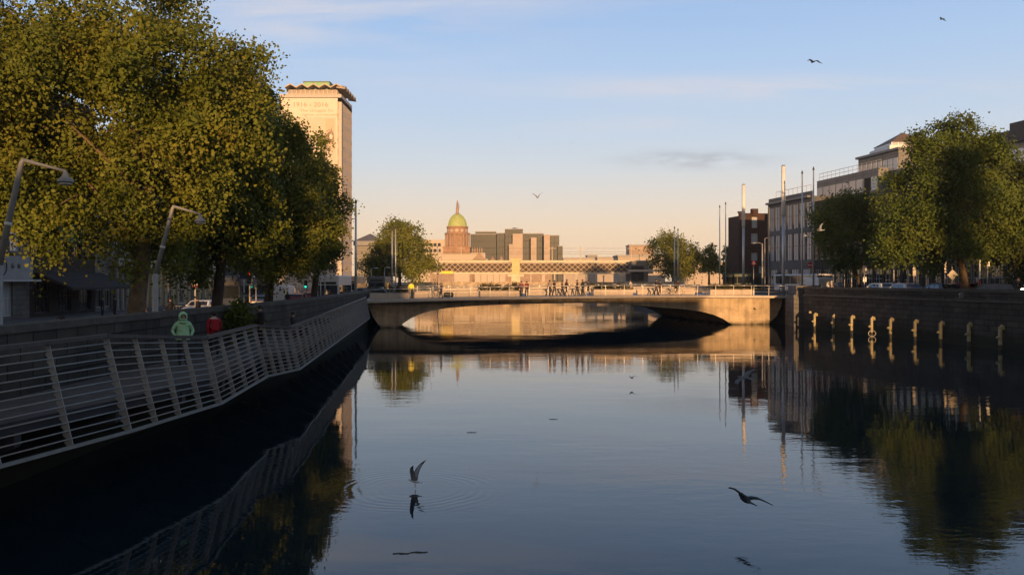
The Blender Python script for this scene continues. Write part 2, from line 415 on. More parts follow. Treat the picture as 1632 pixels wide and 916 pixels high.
def person(label, loc, rz=0.0, pose='walk', top=(.03,.03,.035), legs=(.02,.022,.03), h=1.74, hair=True, hood=False, bag=None, near=False, group=None, hat=None, ph=0, female=False):
    """one continuous skinned body; clothing colours by body region; hair, hood as children"""
    k = h / 1.75
    s = 1 if ph == 0 else -1
    J = {}
    hipz, kneez, anz = .92, .50, .085
    J['pel'] = (0,0,.95); J['wai'] = (0,.0,1.10); J['che'] = (0,.0,1.32); J['sho'] = (0,-.01,1.45); J['nec'] = (0,.01,1.52)
    J['hea'] = (0,.03,1.63); J['cro'] = (0,.02,1.70)
    sw = .19 if not female else .165
    for sd, q in ((-1,'l'),(1,'r')):
        J['s'+q] = (sd*sw,-.01,1.42); J['e'+q] = (sd*(sw+.06),-.03,1.13); J['w'+q] = (sd*(sw+.06),.05,.89); J['h'+q] = (sd*(sw+.055),.075,.80)
        J['p'+q] = (sd*.095,0,.90); J['k'+q] = (sd*.10,.02,kneez); J['a'+q] = (sd*.10,-.01,anz); J['t'+q] = (sd*.12,.15,.035)
    if pose == 'walk':
        for sd, q in ((-1,'l'),(1,'r')):
            f = sd * s
            J['k'+q] = (sd*.10, .09*f + .05, .50); J['a'+q] = (sd*.10, .17*f - (.05 if f < 0 else .02), .10 + (.05 if f < 0 else 0)); J['t'+q] = (sd*.11, .17*f + .12, .035 + (.0 if f < 0 else .03))
            J['e'+q] = (sd*(sw+.05), -.12*f - .02, 1.14); J['w'+q] = (sd*(sw+.03), -.22*f + .10, .92); J['h'+q] = (sd*(sw+.02), -.25*f + .14, .84)
    elif pose == 'pockets':
        for sd, q in ((-1,'l'),(1,'r')):
            J['e'+q] = (sd*(sw+.15),-.07,1.16); J['w'+q] = (sd*(sw+.06),.09,1.0); J['h'+q] = (sd*(sw-.0),.13,.95)
    elif pose == 'sit':
        dz = -.47
        for q in ('pel','wai','che','sho','nec','hea','cro'): J[q] = (J[q][0], J[q][1], J[q][2] + dz)
        for sd, q in ((-1,'l'),(1,'r')):
            for a in ('s','e'): J[a+q] = (J[a+q][0], J[a+q][1] + (.08 if a == 'e' else 0), J[a+q][2] + dz)
            J['w'+q] = (sd*.17,.30,.62); J['h'+q] = (sd*.14,.38,.60)
            J['p'+q] = (sd*.10,.02,.48); J['k'+q] = (sd*.12,.44,.50); J['a'+q] = (sd*.11,.42,.09); J['t'+q] = (sd*.12,.57,.035)
    elif pose == 'lean':   # bending forward over the rail, arms resting
        J['wai'] = (0,.10,1.06); J['che'] = (0,.27,1.20); J['sho'] = (0,.37,1.27); J['nec'] = (0,.43,1.31); J['hea'] = (0,.52,1.36); J['cro'] = (0,.56,1.42)
        for sd, q in ((-1,'l'),(1,'r')):
            J['s'+q] = (sd*sw,.36,1.25); J['e'+q] = (sd*(sw+.07),.40,1.02); J['w'+q] = (sd*.12,.58,1.0); J['h'+q] = (sd*.08,.66,.99)
    elif pose == 'cycle':
        J['pel'] = (0,-.12,1.0); J['wai'] = (0,-.04,1.12); J['che'] = (0,.10,1.30); J['sho'] = (0,.18,1.40); J['nec'] = (0,.22,1.46); J['hea'] = (0,.27,1.57); J['cro'] = (0,.27,1.64)
        for sd, q in ((-1,'l'),(1,'r')):
            J['s'+q] = (sd*sw,.17,1.37); J['e'+q] = (sd*(sw+.05),.33,1.15); J['w'+q] = (sd*.22,.52,1.04); J['h'+q] = (sd*.22,.60,1.03)
            J['p'+q] = (sd*.10,-.10,.95); J['k'+q] = (sd*.11,.22,.72 if sd*s > 0 else .58); J['a'+q] = (sd*.11,.02,.42 if sd*s > 0 else .22); J['t'+q] = (sd*.12,.17,.36 if sd*s > 0 else .18)
    rad = dict(pel=.18,wai=.175,che=.195,sho=.145,nec=.058,hea=.098,cro=.085)
    if female: rad.update(pel=.16,wai=.12,che=.15,sho=.10)
    for q in 'lr': rad.update({'s'+q:.088,'e'+q:.064,'w'+q:.044,'h'+q:.034,'p'+q:.108,'k'+q:.076,'a'+q:.055,'t'+q:.042})
    names = list(J); E = [('pel','wai'),('wai','che'),('che','sho'),('sho','nec'),('nec','hea'),('hea','cro')]
    for q in 'lr': E += [('sho','s'+q),('s'+q,'e'+q),('e'+q,'w'+q),('w'+q,'h'+q),('pel','p'+q),('p'+q,'k'+q),('k'+q,'a'+q),('a'+q,'t'+q)]
    me = bpy.data.meshes.new('sk')
    me.from_pydata([tuple(c*k for c in J[q]) for q in names], [(names.index(a), names.index(b)) for a, b in E], [])
    ob = bpy.data.objects.new('sk', me); COL.objects.link(ob)
    md = ob.modifiers.new('s', 'SKIN'); md.use_smooth_shade = True
    for i, q in enumerate(names):
        d = me.skin_vertices[0].data[i]; d.radius = (rad[q]*k*(1.0), rad[q]*k*(.72 if q in ('che','wai','sho','pel') else 1.0)); d.use_root = (q == 'pel')
    md2 = ob.modifiers.new('b', 'SUBSURF'); md2.levels = 1; md2.render_levels = 1
    dg = bpy.context.evaluated_depsgraph_get()
    ev = bpy.data.meshes.new_from_object(ob.evaluated_get(dg))
    bpy.data.objects.remove(ob); bpy.data.meshes.remove(me)
    mb = MB()
    vs = [tuple(v.co) for v in ev.vertices]
    seg = [(Vector(J[a])*k, Vector(J[b])*k, a, b) for a, b in E]
    def region(c):
        best = None; bd = 9
        for a, b, na, nb in seg:
            ab = b - a; tt = max(0, min(1, (c-a).dot(ab) / max(ab.length_squared, 1e-9)))
            dd = (c - (a + ab*tt)).length
            if dd < bd: bd = dd; best = (na, nb, tt)
        na, nb, tt = best
        if nb in ('hea','cro') or (nb == 'nec' and tt > .6): return 2
        if nb[0] == 'h' and len(nb) == 2: return 2
        if nb[0] in 'pkat' and len(nb) == 2:
            return 3 if nb[0] == 't' else 1
        return 0
    fs = [list(p.vertices) for p in ev.polygons]
    o = len(mb.v); mb.v += vs
    for p, f in zip(ev.polygons, fs):
        mb.f.append(f); mb.m.append(region(p.center)); mb.sm.append(True)
    bpy.data.meshes.remove(ev)
    # hands: palm is the skin end; five bent fingers rooted in it
    for sd, q in ((-1,'l'),(1,'r')):
        w = Vector(J['w'+q])*k; hd = Vector(J['h'+q])*k; dr = (hd - w).normalized(); side = Vector((0,1,0)) - dr*dr.y
        side = side.normalized() if side.length > .1 else Vector((1,0,0)); inn = dr.cross(side).normalized()
        for i, ln in enumerate((.070,.078,.072,.058)):
            b = hd + side*(.024 - .016*i)*k
            mb.tube([b, b + dr*ln*.5*k, b + dr*ln*.85*k - inn*sd*.02*k], [.0095*k,.0085*k,.007*k], 5, 2)
        b = w.lerp(hd, .6) + side*.03*k
        mb.tube([b, b + (side*.6 + dr)*.03*k, b + (side*.5 + dr*1.6)*.04*k], [.011*k,.010*k,.008*k], 5, 2)
    # face
    hc = Vector(J['hea'])*k; up = (Vector(J['cro'])*k - Vector(J['nec'])*k).normalized(); fw = Vector((0,1,0)) - up*up.y; fw.normalize()
    rt = fw.cross(up)
    mb.tube([hc + fw*.088*k + up*.02*k, hc + fw*.118*k - up*.012*k, hc + fw*.09*k - up*.018*k], [.008*k,.014*k,.010*k], 6, 2)
    for e in (-1, 1):
        mb.blob(hc + fw*.088*k + rt*e*.032*k + up*.022*k, .011*k, 6, 4)
        mb.blob(hc + rt*e*.096*k + up*.005*k, (.012*k,.02*k,.03*k), 6, 2)
    mb.blob(hc + fw*.088*k - up*.045*k, (.022*k,.008*k,.006*k), 6, 5)
    tm = mat('cloth_%d_%d_%d' % tuple(int(c*255) for c in top), top, .85, var=.18, scale=9, bump=.25, bscale=14)
    lm = mat('cloth_%d_%d_%d' % tuple(int(c*255) for c in legs), legs, .85, var=.18, scale=9)
    t = thing('person', label, 'person', loc, rz, group)
    mb.build('body', [tm, lm, M_skin, M_black, M_hairdk, mat('lips', (.3,.11,.09), .5, var=0)], t)
    if hood:
        tmp = MB(); o_ = hc + up*.015*k - fw*.02*k; tmp.blob(o_, (.145*k,.150*k,.175*k), 22)
        hb = MB(); hb.v = tmp.v
        for f_ in tmp.f:
            c_ = sum((Vector(tmp.v[i_]) for i_ in f_), Vector())/len(f_) - o_
            if c_.normalized().dot((fw - up*.12).normalized()) < .70: hb.f.append(f_); hb.m.append(0); hb.sm.append(True)
        ring = [hc + fw*.085*k + rt*.105*k*math.cos(a_) + up*(.125*k*math.sin(a_) - .0*k) for a_ in np.linspace(0, 2*math.pi, 21)]
        hb.tube(ring, .014*k, 6, 0, True, False)
        sk_ = MB(); n_ = 24; pr_ = [(.86,.225,.165),(.92,.235,.175),(1.02,.225,.165),(1.15,.205,.15),(1.30,.20,.145)]
        vs_ = [((a*(1+.035*math.sin(7*t_+z_*9)))*math.cos(t_)*k, (b*(1+.04*math.sin(5*t_-z_*11)))*math.sin(t_)*k, z_*k) for z_, a, b in pr_ for t_ in np.linspace(0, 2*math.pi, n_, endpoint=False)]
        sk_.add(vs_, [(i_*n_+j_, i_*n_+(j_+1)%n_, (i_+1)*n_+(j_+1)%n_, (i_+1)*n_+j_) for i_ in range(len(pr_)-1) for j_ in range(n_)], 0, True)
        sk_.build('jacket', tm, t)
        hb.tube([hc - up*.11*k - fw*.03*k, hc - up*.06*k - fw*.04*k], [.15*k,.12*k], 12)
        hb.tube([hc - up*.12*k - fw*.03*k - up*.05, hc - up*.12*k - fw*.02*k], [.17*k,.15*k], 12)
        hb.build('hood', tm, t)
    elif hat:
        hb = MB(); hb.blob(hc + up*.06*k, (.112*k,.118*k,.085*k), 12); hb.build('hat', hat, t)
    elif hair:
        hb = MB(); hb.blob(hc + up*.035*k - fw*.02*k, (.108*k,.112*k,.105*k), 12)
        if female: hb.blob(hc - up*.06*k - fw*.06*k, (.095*k,.06*k,.13*k), 10)
        hb.build('hair', M_hairdk, t)
    if bag:
        b = MB(); pc = Vector(J['che'])*k
        b.box((pc.x, pc.y - .2*k, pc.z - .06*k), (.30*k,.17*k,.44*k), 0, 0, .05)
        b.tube([(-.12*k, pc.y-.12*k, pc.z+.14*k), (-.13*k, pc.y+.1*k, pc.z+.12*k), (-.13*k, pc.y+.06*k, pc.z-.15*k)], .016*k, 5)
        b.tube([(.12*k, pc.y-.12*k, pc.z+.14*k), (.13*k, pc.y+.1*k, pc.z+.12*k), (.13*k, pc.y+.06*k, pc.z-.15*k)], .016*k, 5)
        b.build('backpack', bag, t)
    return t

def bicycle(label, loc, rz, group=None):
    t = thing('bicycle', label, 'bicycle', loc, rz, group)
    for y in (-.52, .52):
        w = MB(); w.tube([(0, y + .33*math.cos(a), .34 + .33*math.sin(a)) for a in np.linspace(0, 2*math.pi, 21)], .018, 6, 0, True, False)
        for a in np.linspace(0, math.pi, 7)[:-1]:
            w.bar((0, y - .32*math.cos(a), .34 - .32*math.sin(a)), (0, y + .32*math.cos(a), .34 + .32*math.sin(a)), .004, .004, 1)
        w.build('wheel', [M_rubber, M_hub], t)
    f = MB()
    bb = (0,-.05,.30); st = (0,-.2,.82); hd = (0,.36,.82); rw = (0,-.52,.34); fw = (0,.52,.34)
    for a, b in ((bb,st),(st,hd),(bb,hd),(bb,rw),(st,rw),(hd,fw)): f.tube([a, b], .018, 6)
    f.build('frame', M_black, t)
    h = MB(); h.tube([hd, (0,.38,1.0)], .014, 6); h.tube([(-.27,.30,1.02),(-.1,.40,1.0),(.1,.40,1.0),(.27,.30,1.02)], .013, 6); h.build('handlebar', M_black, t)
    s = MB(); s.tube([st, (0,-.22,.93)], .014, 6); s.box((0,-.22,.95), (.14,.26,.06), 0, 0, .025); s.build('saddle', M_black, t)
    return t

def gull(label, loc, rz=0, tilt=0.0, span=1.05, lift=(.35,.1), group='gulls over the river', pitch=0.0, white=True, sweep=.1, dark=False, sc=1.0):
    """body and both wings one continuous mesh; lift = height of elbow and tip (fractions of half span)"""
    t = thing('gull', label, 'gull', loc, rz, group)
    t.rotation_euler = (pitch, tilt, rz)
    mb = MB()
    prof = [(-.21,.004),(-.18,.03),(-.10,.052),(0,.062),(.08,.055),(.125,.036),(.15,.040),(.185,.034),(.205,.012)]
    mb.tube([(0, y, .012 if y > .12 else 0) for y, r in prof], [r*(.78 if y < .12 else .9) for y, r in prof], 10, 0)
    mb.add([(-.03,-.16,0),(.03,-.16,0),(.07,-.30,.0),(-.07,-.30,.0),(-.03,-.16,.012),(.03,-.16,.012),(.07,-.30,.008),(-.07,-.30,.008)], [(0,3,2,1),(4,5,6,7),(0,1,5,4),(1,2,6,5),(2,3,7,6),(3,0,4,7)], 0)
    hs = span / 2
    for sd in (-1, 1):
        st = [(.03,.10,-.10,0.02,0),(.28*hs,.12,-.075,lift[0]*hs*.7,1),(.5*hs,.10,-.07,lift[0]*hs,1),(.78*hs,.03-sweep*.3,-.09-sweep*.3,(lift[0]*.45+lift[1]*.55)*hs,1),(hs,-.10-sweep,-.125-sweep,lift[1]*hs,2)]
        vs = []
        for i, (x, yf, yb, z, mi) in enumerate(st):
            th = .018 * (1 - i/5) + .002
            vs += [(sd*x, yf, z - th/2), (sd*x, (yf*.6+yb*.4), z + th), (sd*x, yb, z - th/4), (sd*x, (yf*.6+yb*.4), z - th)]
        for i in range(len(st)-1):
            fs = []
            for j in range(4):
                f = (i*4+j, i*4+(j+1)%4, (i+1)*4+(j+1)%4, (i+1)*4+j)
                fs.append(f if sd < 0 else f[::-1])
            o = len(mb.v) if i == 0 else o
            if i == 0: mb.v += vs
            for f in fs: mb.f.append([q+o for q in f]); mb.m.append(st[i+1][4]); mb.sm.append(True)
    mb.build('body', [M_gull_d, M_gull_d, M_gull_k] if dark == 2 else [M_gull_k, M_gull_k, M_gull_k] if dark else [M_gull_w, M_gull_g, M_gull_k], t); t.scale = (sc, sc, sc)
    b = MB(); b.tube([(0,.20,.012),(0,.235,.010),(0,.25,.004)], [.012,.008,.003], 6); b.build('beak', M_beak, t)
    return t

def wheel_meshes(r, w):
    a = MB(); n = 20
    prof = [(-w/2, r*.62),(-w/2, r*.93),(-w*.35, r),(w*.35, r),(w/2, r*.93),(w/2, r*.62)]
    vs = [(x, rr*math.cos(2*math.pi*k/n), rr*math.sin(2*math.pi*k/n)) for x, rr in prof for k in range(n)]
    fs = [(i*n+k, i*n+(k+1)%n, (i+1)*n+(k+1)%n, (i+1)*n+k) for i in range(len(prof)-1) for k in range(n)]
    a.add(vs, fs, 0, True)
    b = MB(); b.tube([(-w*.40,0,0),(w*.40,0,0)], r*.62, 16, 0, False); b.tube([(-w*.44,0,0),(w*.44,0,0)], r*.18, 8, 0, False)
    return a.mesh('tyre', M_rubber), b.mesh('rim', M_hub)
WHEELS = {}
def add_wheels(t, r, w, pos):
    if (r, w) not in WHEELS: WHEELS[(r, w)] = wheel_meshes(r, w)
    ty, ri = WHEELS[(r, w)]
    for p in pos:
        a = link_mesh('wheel', ty, t, p); link_mesh('rim', ri, a)
def car(label, loc, rz, paint, L=4.3, W=1.78, H=1.46, group='cars along the quays', kind='parked_car', van=False, lights_on=False):
    """+y is the front"""
    t = thing(kind, label, 'van' if van else 'car', loc, rz, group)
    if van: prof = [(-.5,.16),(-.5,.93),(-.47,1.0),(.18,1.0),(.26,.94),(.37,.56),(.48,.46),(.5,.36),(.5,.14)]
    else:   prof = [(-.5,.22),(-.5,.60),(-.46,.68),(-.38,.72),(-.30,.97),(-.22,1.0),(.04,1.0),(.12,.96),(.25,.70),(.44,.60),(.49,.50),(.5,.22)]
    ys = [(y*L, z*H) for y, z in prof]
    belt = .66*H if not van else .56*H
    def hw(z): return W/2 if z <= belt else W/2 - (z - belt)/(H - belt)*(.17 if not van else .07)
    m = MB(); n = len(ys)
    lo = [(y, max(z, .22)) for y, z in ys]
    vs = [(-hw(z), y, z) for y, z in lo] + [(hw(z), y, z) for y, z in lo]
    m.add(vs, [list(range(n)), list(range(n, 2*n))[::-1]] + [(i, n+i, n+(i+1)%n, (i+1)%n) for i in range(n)])
    o = m.build('body', paint, t)
    bv = o.modifiers.new('b', 'BEVEL'); bv.width = .05; bv.segments = 2; bv.limit_method = 'ANGLE'
    # glass
    def pt(i, f, x): 
        (y0,z0),(y1,z1) = ys[i], ys[i+1]; y = y0+(y1-y0)*f; z = z0+(z1-z0)*f; return y, z
    def pane(name, i):
        (y0,z0),(y1,z1) = ys[i], ys[i+1]; nx, nz = (z1-z0), -(y1-y0); q = math.hypot(nx,nz)
        sg = -1
        dy, dz = sg*nx/q*-.012, sg*nz/q*-.012
        if i < n/2 and y0 < 0: pass
        g = MB(); a, b = .10, .90
        p0 = (y0+(y1-y0)*a, z0+(z1-z0)*a); p1 = (y0+(y1-y0)*b, z0+(z1-z0)*b)
        ins = .10
        c = ((p0[0]+p1[0])/2, (p0[1]+p1[1])/2)
        out = Vector((0, c[0], c[1]-H*.5)).normalized()*.014
        vs = [(-hw(p0[1])+ins, p0[0]+out.y, p0[1]+out.z), (hw(p0[1])-ins, p0[0]+out.y, p0[1]+out.z), (hw(p1[1])-ins, p1[0]+out.y, p1[1]+out.z), (-hw(p1[1])+ins, p1[0]+out.y, p1[1]+out.z)]
        g.add(vs, [(0,1,2,3)]); 
        g.add([(x, y - out.y*1.6, z - out.z*1.6) for x, y, z in vs], [(3,2,1,0)])
        g.build(name, M_carglass, t)
    if van: pane('windscreen', 4)
    else: pane('windscreen', 7); pane('rear_window', 3)
    for sd in (-1, 1):
        g = MB(); z0, z1 = belt + .04, H*.92
        x0, x1 = sd*(hw(z0)+.012), sd*(hw(z1)+.012)
        spans = [(-.27*L,-.12*L),(-.105*L,.05*L),(.065*L,.15*L)] if not van else [(.10*L,.29*L)]
        for j, (a, b) in enumerate(spans):
            a2, b2 = (a + (.05*L if j == 0 and not van else 0)), (b - (.07*L if (j == len(spans)-1) else 0))
            vs = [(x0,a,z0),(x0,b,z0),(x1,b2,z1),(x1,a2,z1)]
            g.add(vs + [(x - sd*.02, y, z) for x, y, z in vs], [(0,1,2,3),(7,6,5,4),(0,4,5,1),(1,5,6,2),(2,6,7,3),(3,7,4,0)])
        g.build('side_window', M_carglass, t)
        h = MB(); h.box((sd*(W/2-.24), L/2-.01, .44*H), (.30,.08,.13), 0, 0, .03); h.build('headlight', M_head if not lights_on else mat('lit_headlamp', (.9,.85,.7), .3, var=0, emis=(1,.9,.7), es=6), t)
        h = MB(); h.box((sd*(W/2-.20), -L/2+.0, .56*H), (.26,.07,.16), 0, 0, .03); h.build('tail_light', M_tail, t)
        h = MB(); h.box((sd*(W/2+.09), .14*L if not van else .28*L, belt+.08), (.17,.10,.13), 0, 0, .03); h.build('wing_mirror', paint, t)
    p = MB(); p.box((0, L/2+.012, .30*H), (.50,.02,.11)); p.build('number_plate', M_signwhite, t)
    add_wheels(t, .32, .20, [(sd*(W/2-.09), y, .32) for sd in (-1,1) for y in (-.30*L,.31*L)])
    return t
def bus(label, loc, rz, paint, L=11.0, W=2.5, H=3.1, decks=1, group=None, stripe=None, kind='bus'):
    t = thing(kind, label, 'bus', loc, rz, group)
    m = MB(); m.box((0,0,(H+.35)/2), (W, L, H-.35), 0, 0, .16)
    m.build('body', paint, t)
    lv = [(1.25, 2.35)] if decks == 1 else [(1.15,2.0),(2.75,3.6)]
    if decks == 1 and H > 3: lv = [(1.35, 2.45)]
    for z0, z1 in lv:
        for sd in (-1, 1):
            for k in range(5):
                g = MB(); a = -L/2+.5 + k*(L-1.0)/5
                g.bb(sd*(W/2-.02), sd*(W/2+.012), a+.05, a+(L-1.0)/5-.05, z0, z1); g.build('side_window', M_carglass, t)
        g = MB(); g.box((0, L/2+.004, (z0+z1)/2 - .05), (W-.35,.03,z1-z0+.15), 0, 0, .01); g.build('windscreen', M_carglass, t)
        g = MB(); g.box((0, -L/2-.004, (z0+z1)/2+.15), (W-.5,.03,z1-z0-.3), 0, 0, .01); g.build('rear_window', M_carglass, t)
    g = MB(); g.box((0, L/2+.004, lv[-1][1]+.26), (W-.6,.03,.28)); g.build('destination_board', M_black, t)
    for sd in (-1,1):
        h = MB(); h.box((sd*(W/2-.35), L/2+.01, .75), (.42,.06,.22), 0, 0, .03); h.build('headlight', M_head, t)
        h = MB(); h.box((sd*(W/2-.18), -L/2-.01, .95), (.2,.06,.4), 0, 0, .03); h.build('tail_light', M_tail, t)
        h = MB(); h.box((sd*(W/2+.18), L/2+.1, 2.1), (.14,.12,.36), 0, 0, .04); h.build('wing_mirror', M_black, t)
    if stripe:
        p, (a, b, c, d) = stripe
        g = MB(); g.box((a, L/2+.03 if p == 'f' else -L/2-.03, b), (c,.03,d)); g.build('advert_panel', M_signred, t)
    add_wheels(t, .48, .28, [(sd*(W/2-.13), y, .48) for sd in (-1,1) for y in (-.28*L,.32*L)])
    return t

def facade(name, label, p0, p1, depth, z0, ztop, wall, floors, group=None, cat='building', roof=None, frame=M_frame, glass=M_glass, cornice=True, trim=None, parapet=.6, reveal=.22, pitched=False, chim=0, arch=None):
    """front runs p0 -> p1 (local +x); outward is local -y. floors: (sill z, head z, bays, window width[, x0, x1])"""
    p0 = Vector(p0); p1 = Vector(p1); L = (p1 - p0).length
    t = thing(name, label, cat, (p0.x, p0.y, z0), math.atan2(p1.y-p0.y, p1.x-p0.x), group)
    H = ztop - z0; m = MB(); trim = trim or wall
    fl = sorted([f for f in floors], key=lambda f: f[0])
    z = 0
    wins = []
    for f in fl:
        s, h, n, ww = f[:4]; xa, xb = (f[4], f[5]) if len(f) > 4 else (0, L)
        if s > z: m.quad((0,0,z),(L,0,z),(L,0,s),(0,0,s))
        bw = (xb - xa)/n; cur = 0
        for i in range(n):
            c = xa + bw*(i+.5); a, b = c-ww/2, c+ww/2
            m.quad((cur,0,s),(a,0,s),(a,0,h),(cur,0,h)); cur = b
            m.quad((a,0,s),(a,reveal,s),(a,reveal,h),(a,0,h)); m.quad((b,reveal,s),(b,0,s),(b,0,h),(b,reveal,h))
            m.quad((a,0,s),(b,0,s),(b,reveal,s),(a,reveal,s)); m.quad((a,reveal,h),(b,reveal,h),(b,0,h),(a,0,h))
            wins.append((a, b, s, h))
        m.quad((cur,0,s),(L,0,s),(L,0,h),(cur,0,h)); z = h
    m.quad((0,0,z),(L,0,z),(L,0,H),(0,0,H))
    m.quad((0,depth,0),(0,0,0),(0,0,H),(0,depth,H)); m.quad((L,0,0),(L,depth,0),(L,depth,H),(L,0,H)); m.quad((L,depth,0),(0,depth,0),(0,depth,H),(L,depth,H))
    m.quad((0,0,H),(L,0,H),(L,depth,H),(0,depth,H))
    m.build('wall', wall, t)
    cache = {}
    for a, b, s, h in wins:
        w, hh = b-a, h-s; key = (round(w,2), round(hh,2))
        if key not in cache:
            g = MB(); g.bb(0,w,.02,.05,0,hh)
            fr = MB(); q = .07
            for x in (0, w-q): fr.bb(x,x+q,-.03,.019,0,hh)
            for zz in (0, hh-q): fr.bb(q,w-q,-.03,.019,zz,zz+q)
            if hh > 1.2: fr.bb(q,w-q,-.025,.018,hh*.52,hh*.52+.05)
            nb = max(1, int(round(w/.65)))
            for k in range(1, nb): fr.bb(w*k/nb-.02,w*k/nb+.02,-.02,.017,q,hh-q)
            cache[key] = (g.mesh('window', glass), fr.mesh('frame', frame))
        wd = link_mesh('window', cache[key][0], t, (a, reveal-.06, s)); link_mesh('frame', cache[key][1], wd)
    if cornice:
        c = MB(); c.bb(-.05,L+.05,-.35,-.003,H-.35,H-.02); c.bb(-.02,L+.02,-.2,-.003,H-.7,H-.352); c.build('cornice', trim, t)
    if parapet:
        c = MB(); c.bb(0,L,.002,.3,H,H+parapet); c.build('parapet', trim, t)
    if pitched:
        c = MB(); c.extr([(.5,H+.002),(depth-.2,H+.002),(depth/2,H+3.0)], lambda u,w: (.2,u,w), lambda u,w: (L-.2,u,w)); r = c.build('roof', roof or M_slate, t)
    for k in range(chim):
        c = MB(); x = L*(k+.5)/chim; c.bb(x-.7,x+.7,depth*.45,depth*.45+.8,H,H+3.6)
        for j in range(4): c.lathe([(.13,0),(.11,.55)], (x-.5+j*.33, depth*.45+.4, H+3.6), 8)
        c.build('chimney', wall, t)
    return t, L, H
# ------------------------------------------------------------------ ground, water, quays
SL, SR = 2.0, 3.3          # street levels, left and right bank
def LW(d):                 # river line of the left parapet wall (boardwalk side)
    return float(np.interp(d, [-60,45,60,87,94,230,260,420,1500], [-12.3,-12.3,-13.2,-15.1,-16.1,-24,-26,-30,-60]))
def RW(d):
    return float(np.interp(d, [-60,0,88,93.5,121,160,250,420,1500], [55.9,45.7,30.74,31.5,28.2,30,34,45,70]))
def strip(name, fa, fb, ds, z, m, kind='structure', th=0.0):
    mb = MB()
    for a, b in zip(ds[:-1], ds[1:]):
        mb.quad((fa(a),a,z),(fb(a),a,z),(fb(b),b,z),(fa(b),b,z))
        if th: mb.quad((fb(a),a,z-th),(fb(b),b,z-th),(fb(b),b,z),(fb(a),a,z)); mb.quad((fa(a),a,z-th),(fa(a),a,z),(fa(b),b,z),(fa(b),b,z-th))
    o = mb.build(name, m); tag(o, kind=kind); return o
DS = [-320,-60,0,20,45,60,87,94,121,160,230,260,420,1500]
g = MB()
for a, b in zip(DS[:-1], DS[1:]):
    g.quad((-1400,a,SL),(LW(a)-.25,a,SL),(LW(b)-.25,b,SL),(-1400,b,SL))
    g.quad((RW(a)+.25,a,SR),(1400,a,SR),(1400,b,SR),(RW(b)+.25,b,SR))
    if a >= 94:
        g.quad((LW(a)-.25,a,-2),(LW(b)-.25,b,-2),(LW(b)-.25,b,SL),(LW(a)-.25,a,SL)); g.quad((RW(a)+.25,a,SR),(RW(b)+.25,b,SR),(RW(b)+.25,b,-2),(RW(a)+.25,a,-2))
tag(g.build('ground', mat('quay_asphalt', (.055,.053,.05), .9, var=.3, scale=1.2, bump=.2)), kind='structure')
PD = [-60,0,20,45,60,87,94]
strip('pavement', lambda d: LW(d)-4.6, lambda d: LW(d)-.55, PD, SL+.125, M_pave, th=.13)
strip('kerb', lambda d: LW(d)-4.8, lambda d: LW(d)-4.603, PD, SL+.13, M_kerb, th=.135)
strip('building_pavement', lambda d: -33.2-.07*d, lambda d: -29.5-.07*d, [0,40,80,120,140], SL+.12, M_pave, th=.13)
strip('lane_marking', lambda d: -24.1-.07*d, lambda d: -23.95-.07*d, [0,40,80,120,140], SL+.006, M_paint)
strip('pavement', lambda d: RW(d)+.55, lambda d: RW(d)+4.2, [-60,0,88,93.5], SR+.125, M_pave, th=.13)
strip('kerb', lambda d: RW(d)+4.203, lambda d: RW(d)+4.4, [-60,0,93.5], SR+.13, M_kerb, th=.135)
strip('lane_marking', lambda d: RW(d)+8.4, lambda d: RW(d)+8.55, [-60,0,93.5], SR+.006, M_paint)
strip('building_pavement', lambda d: 58.6-.17*d, lambda d: 62-.17*d, [-60,0,60,130], SR+.12, M_pave, th=.13)

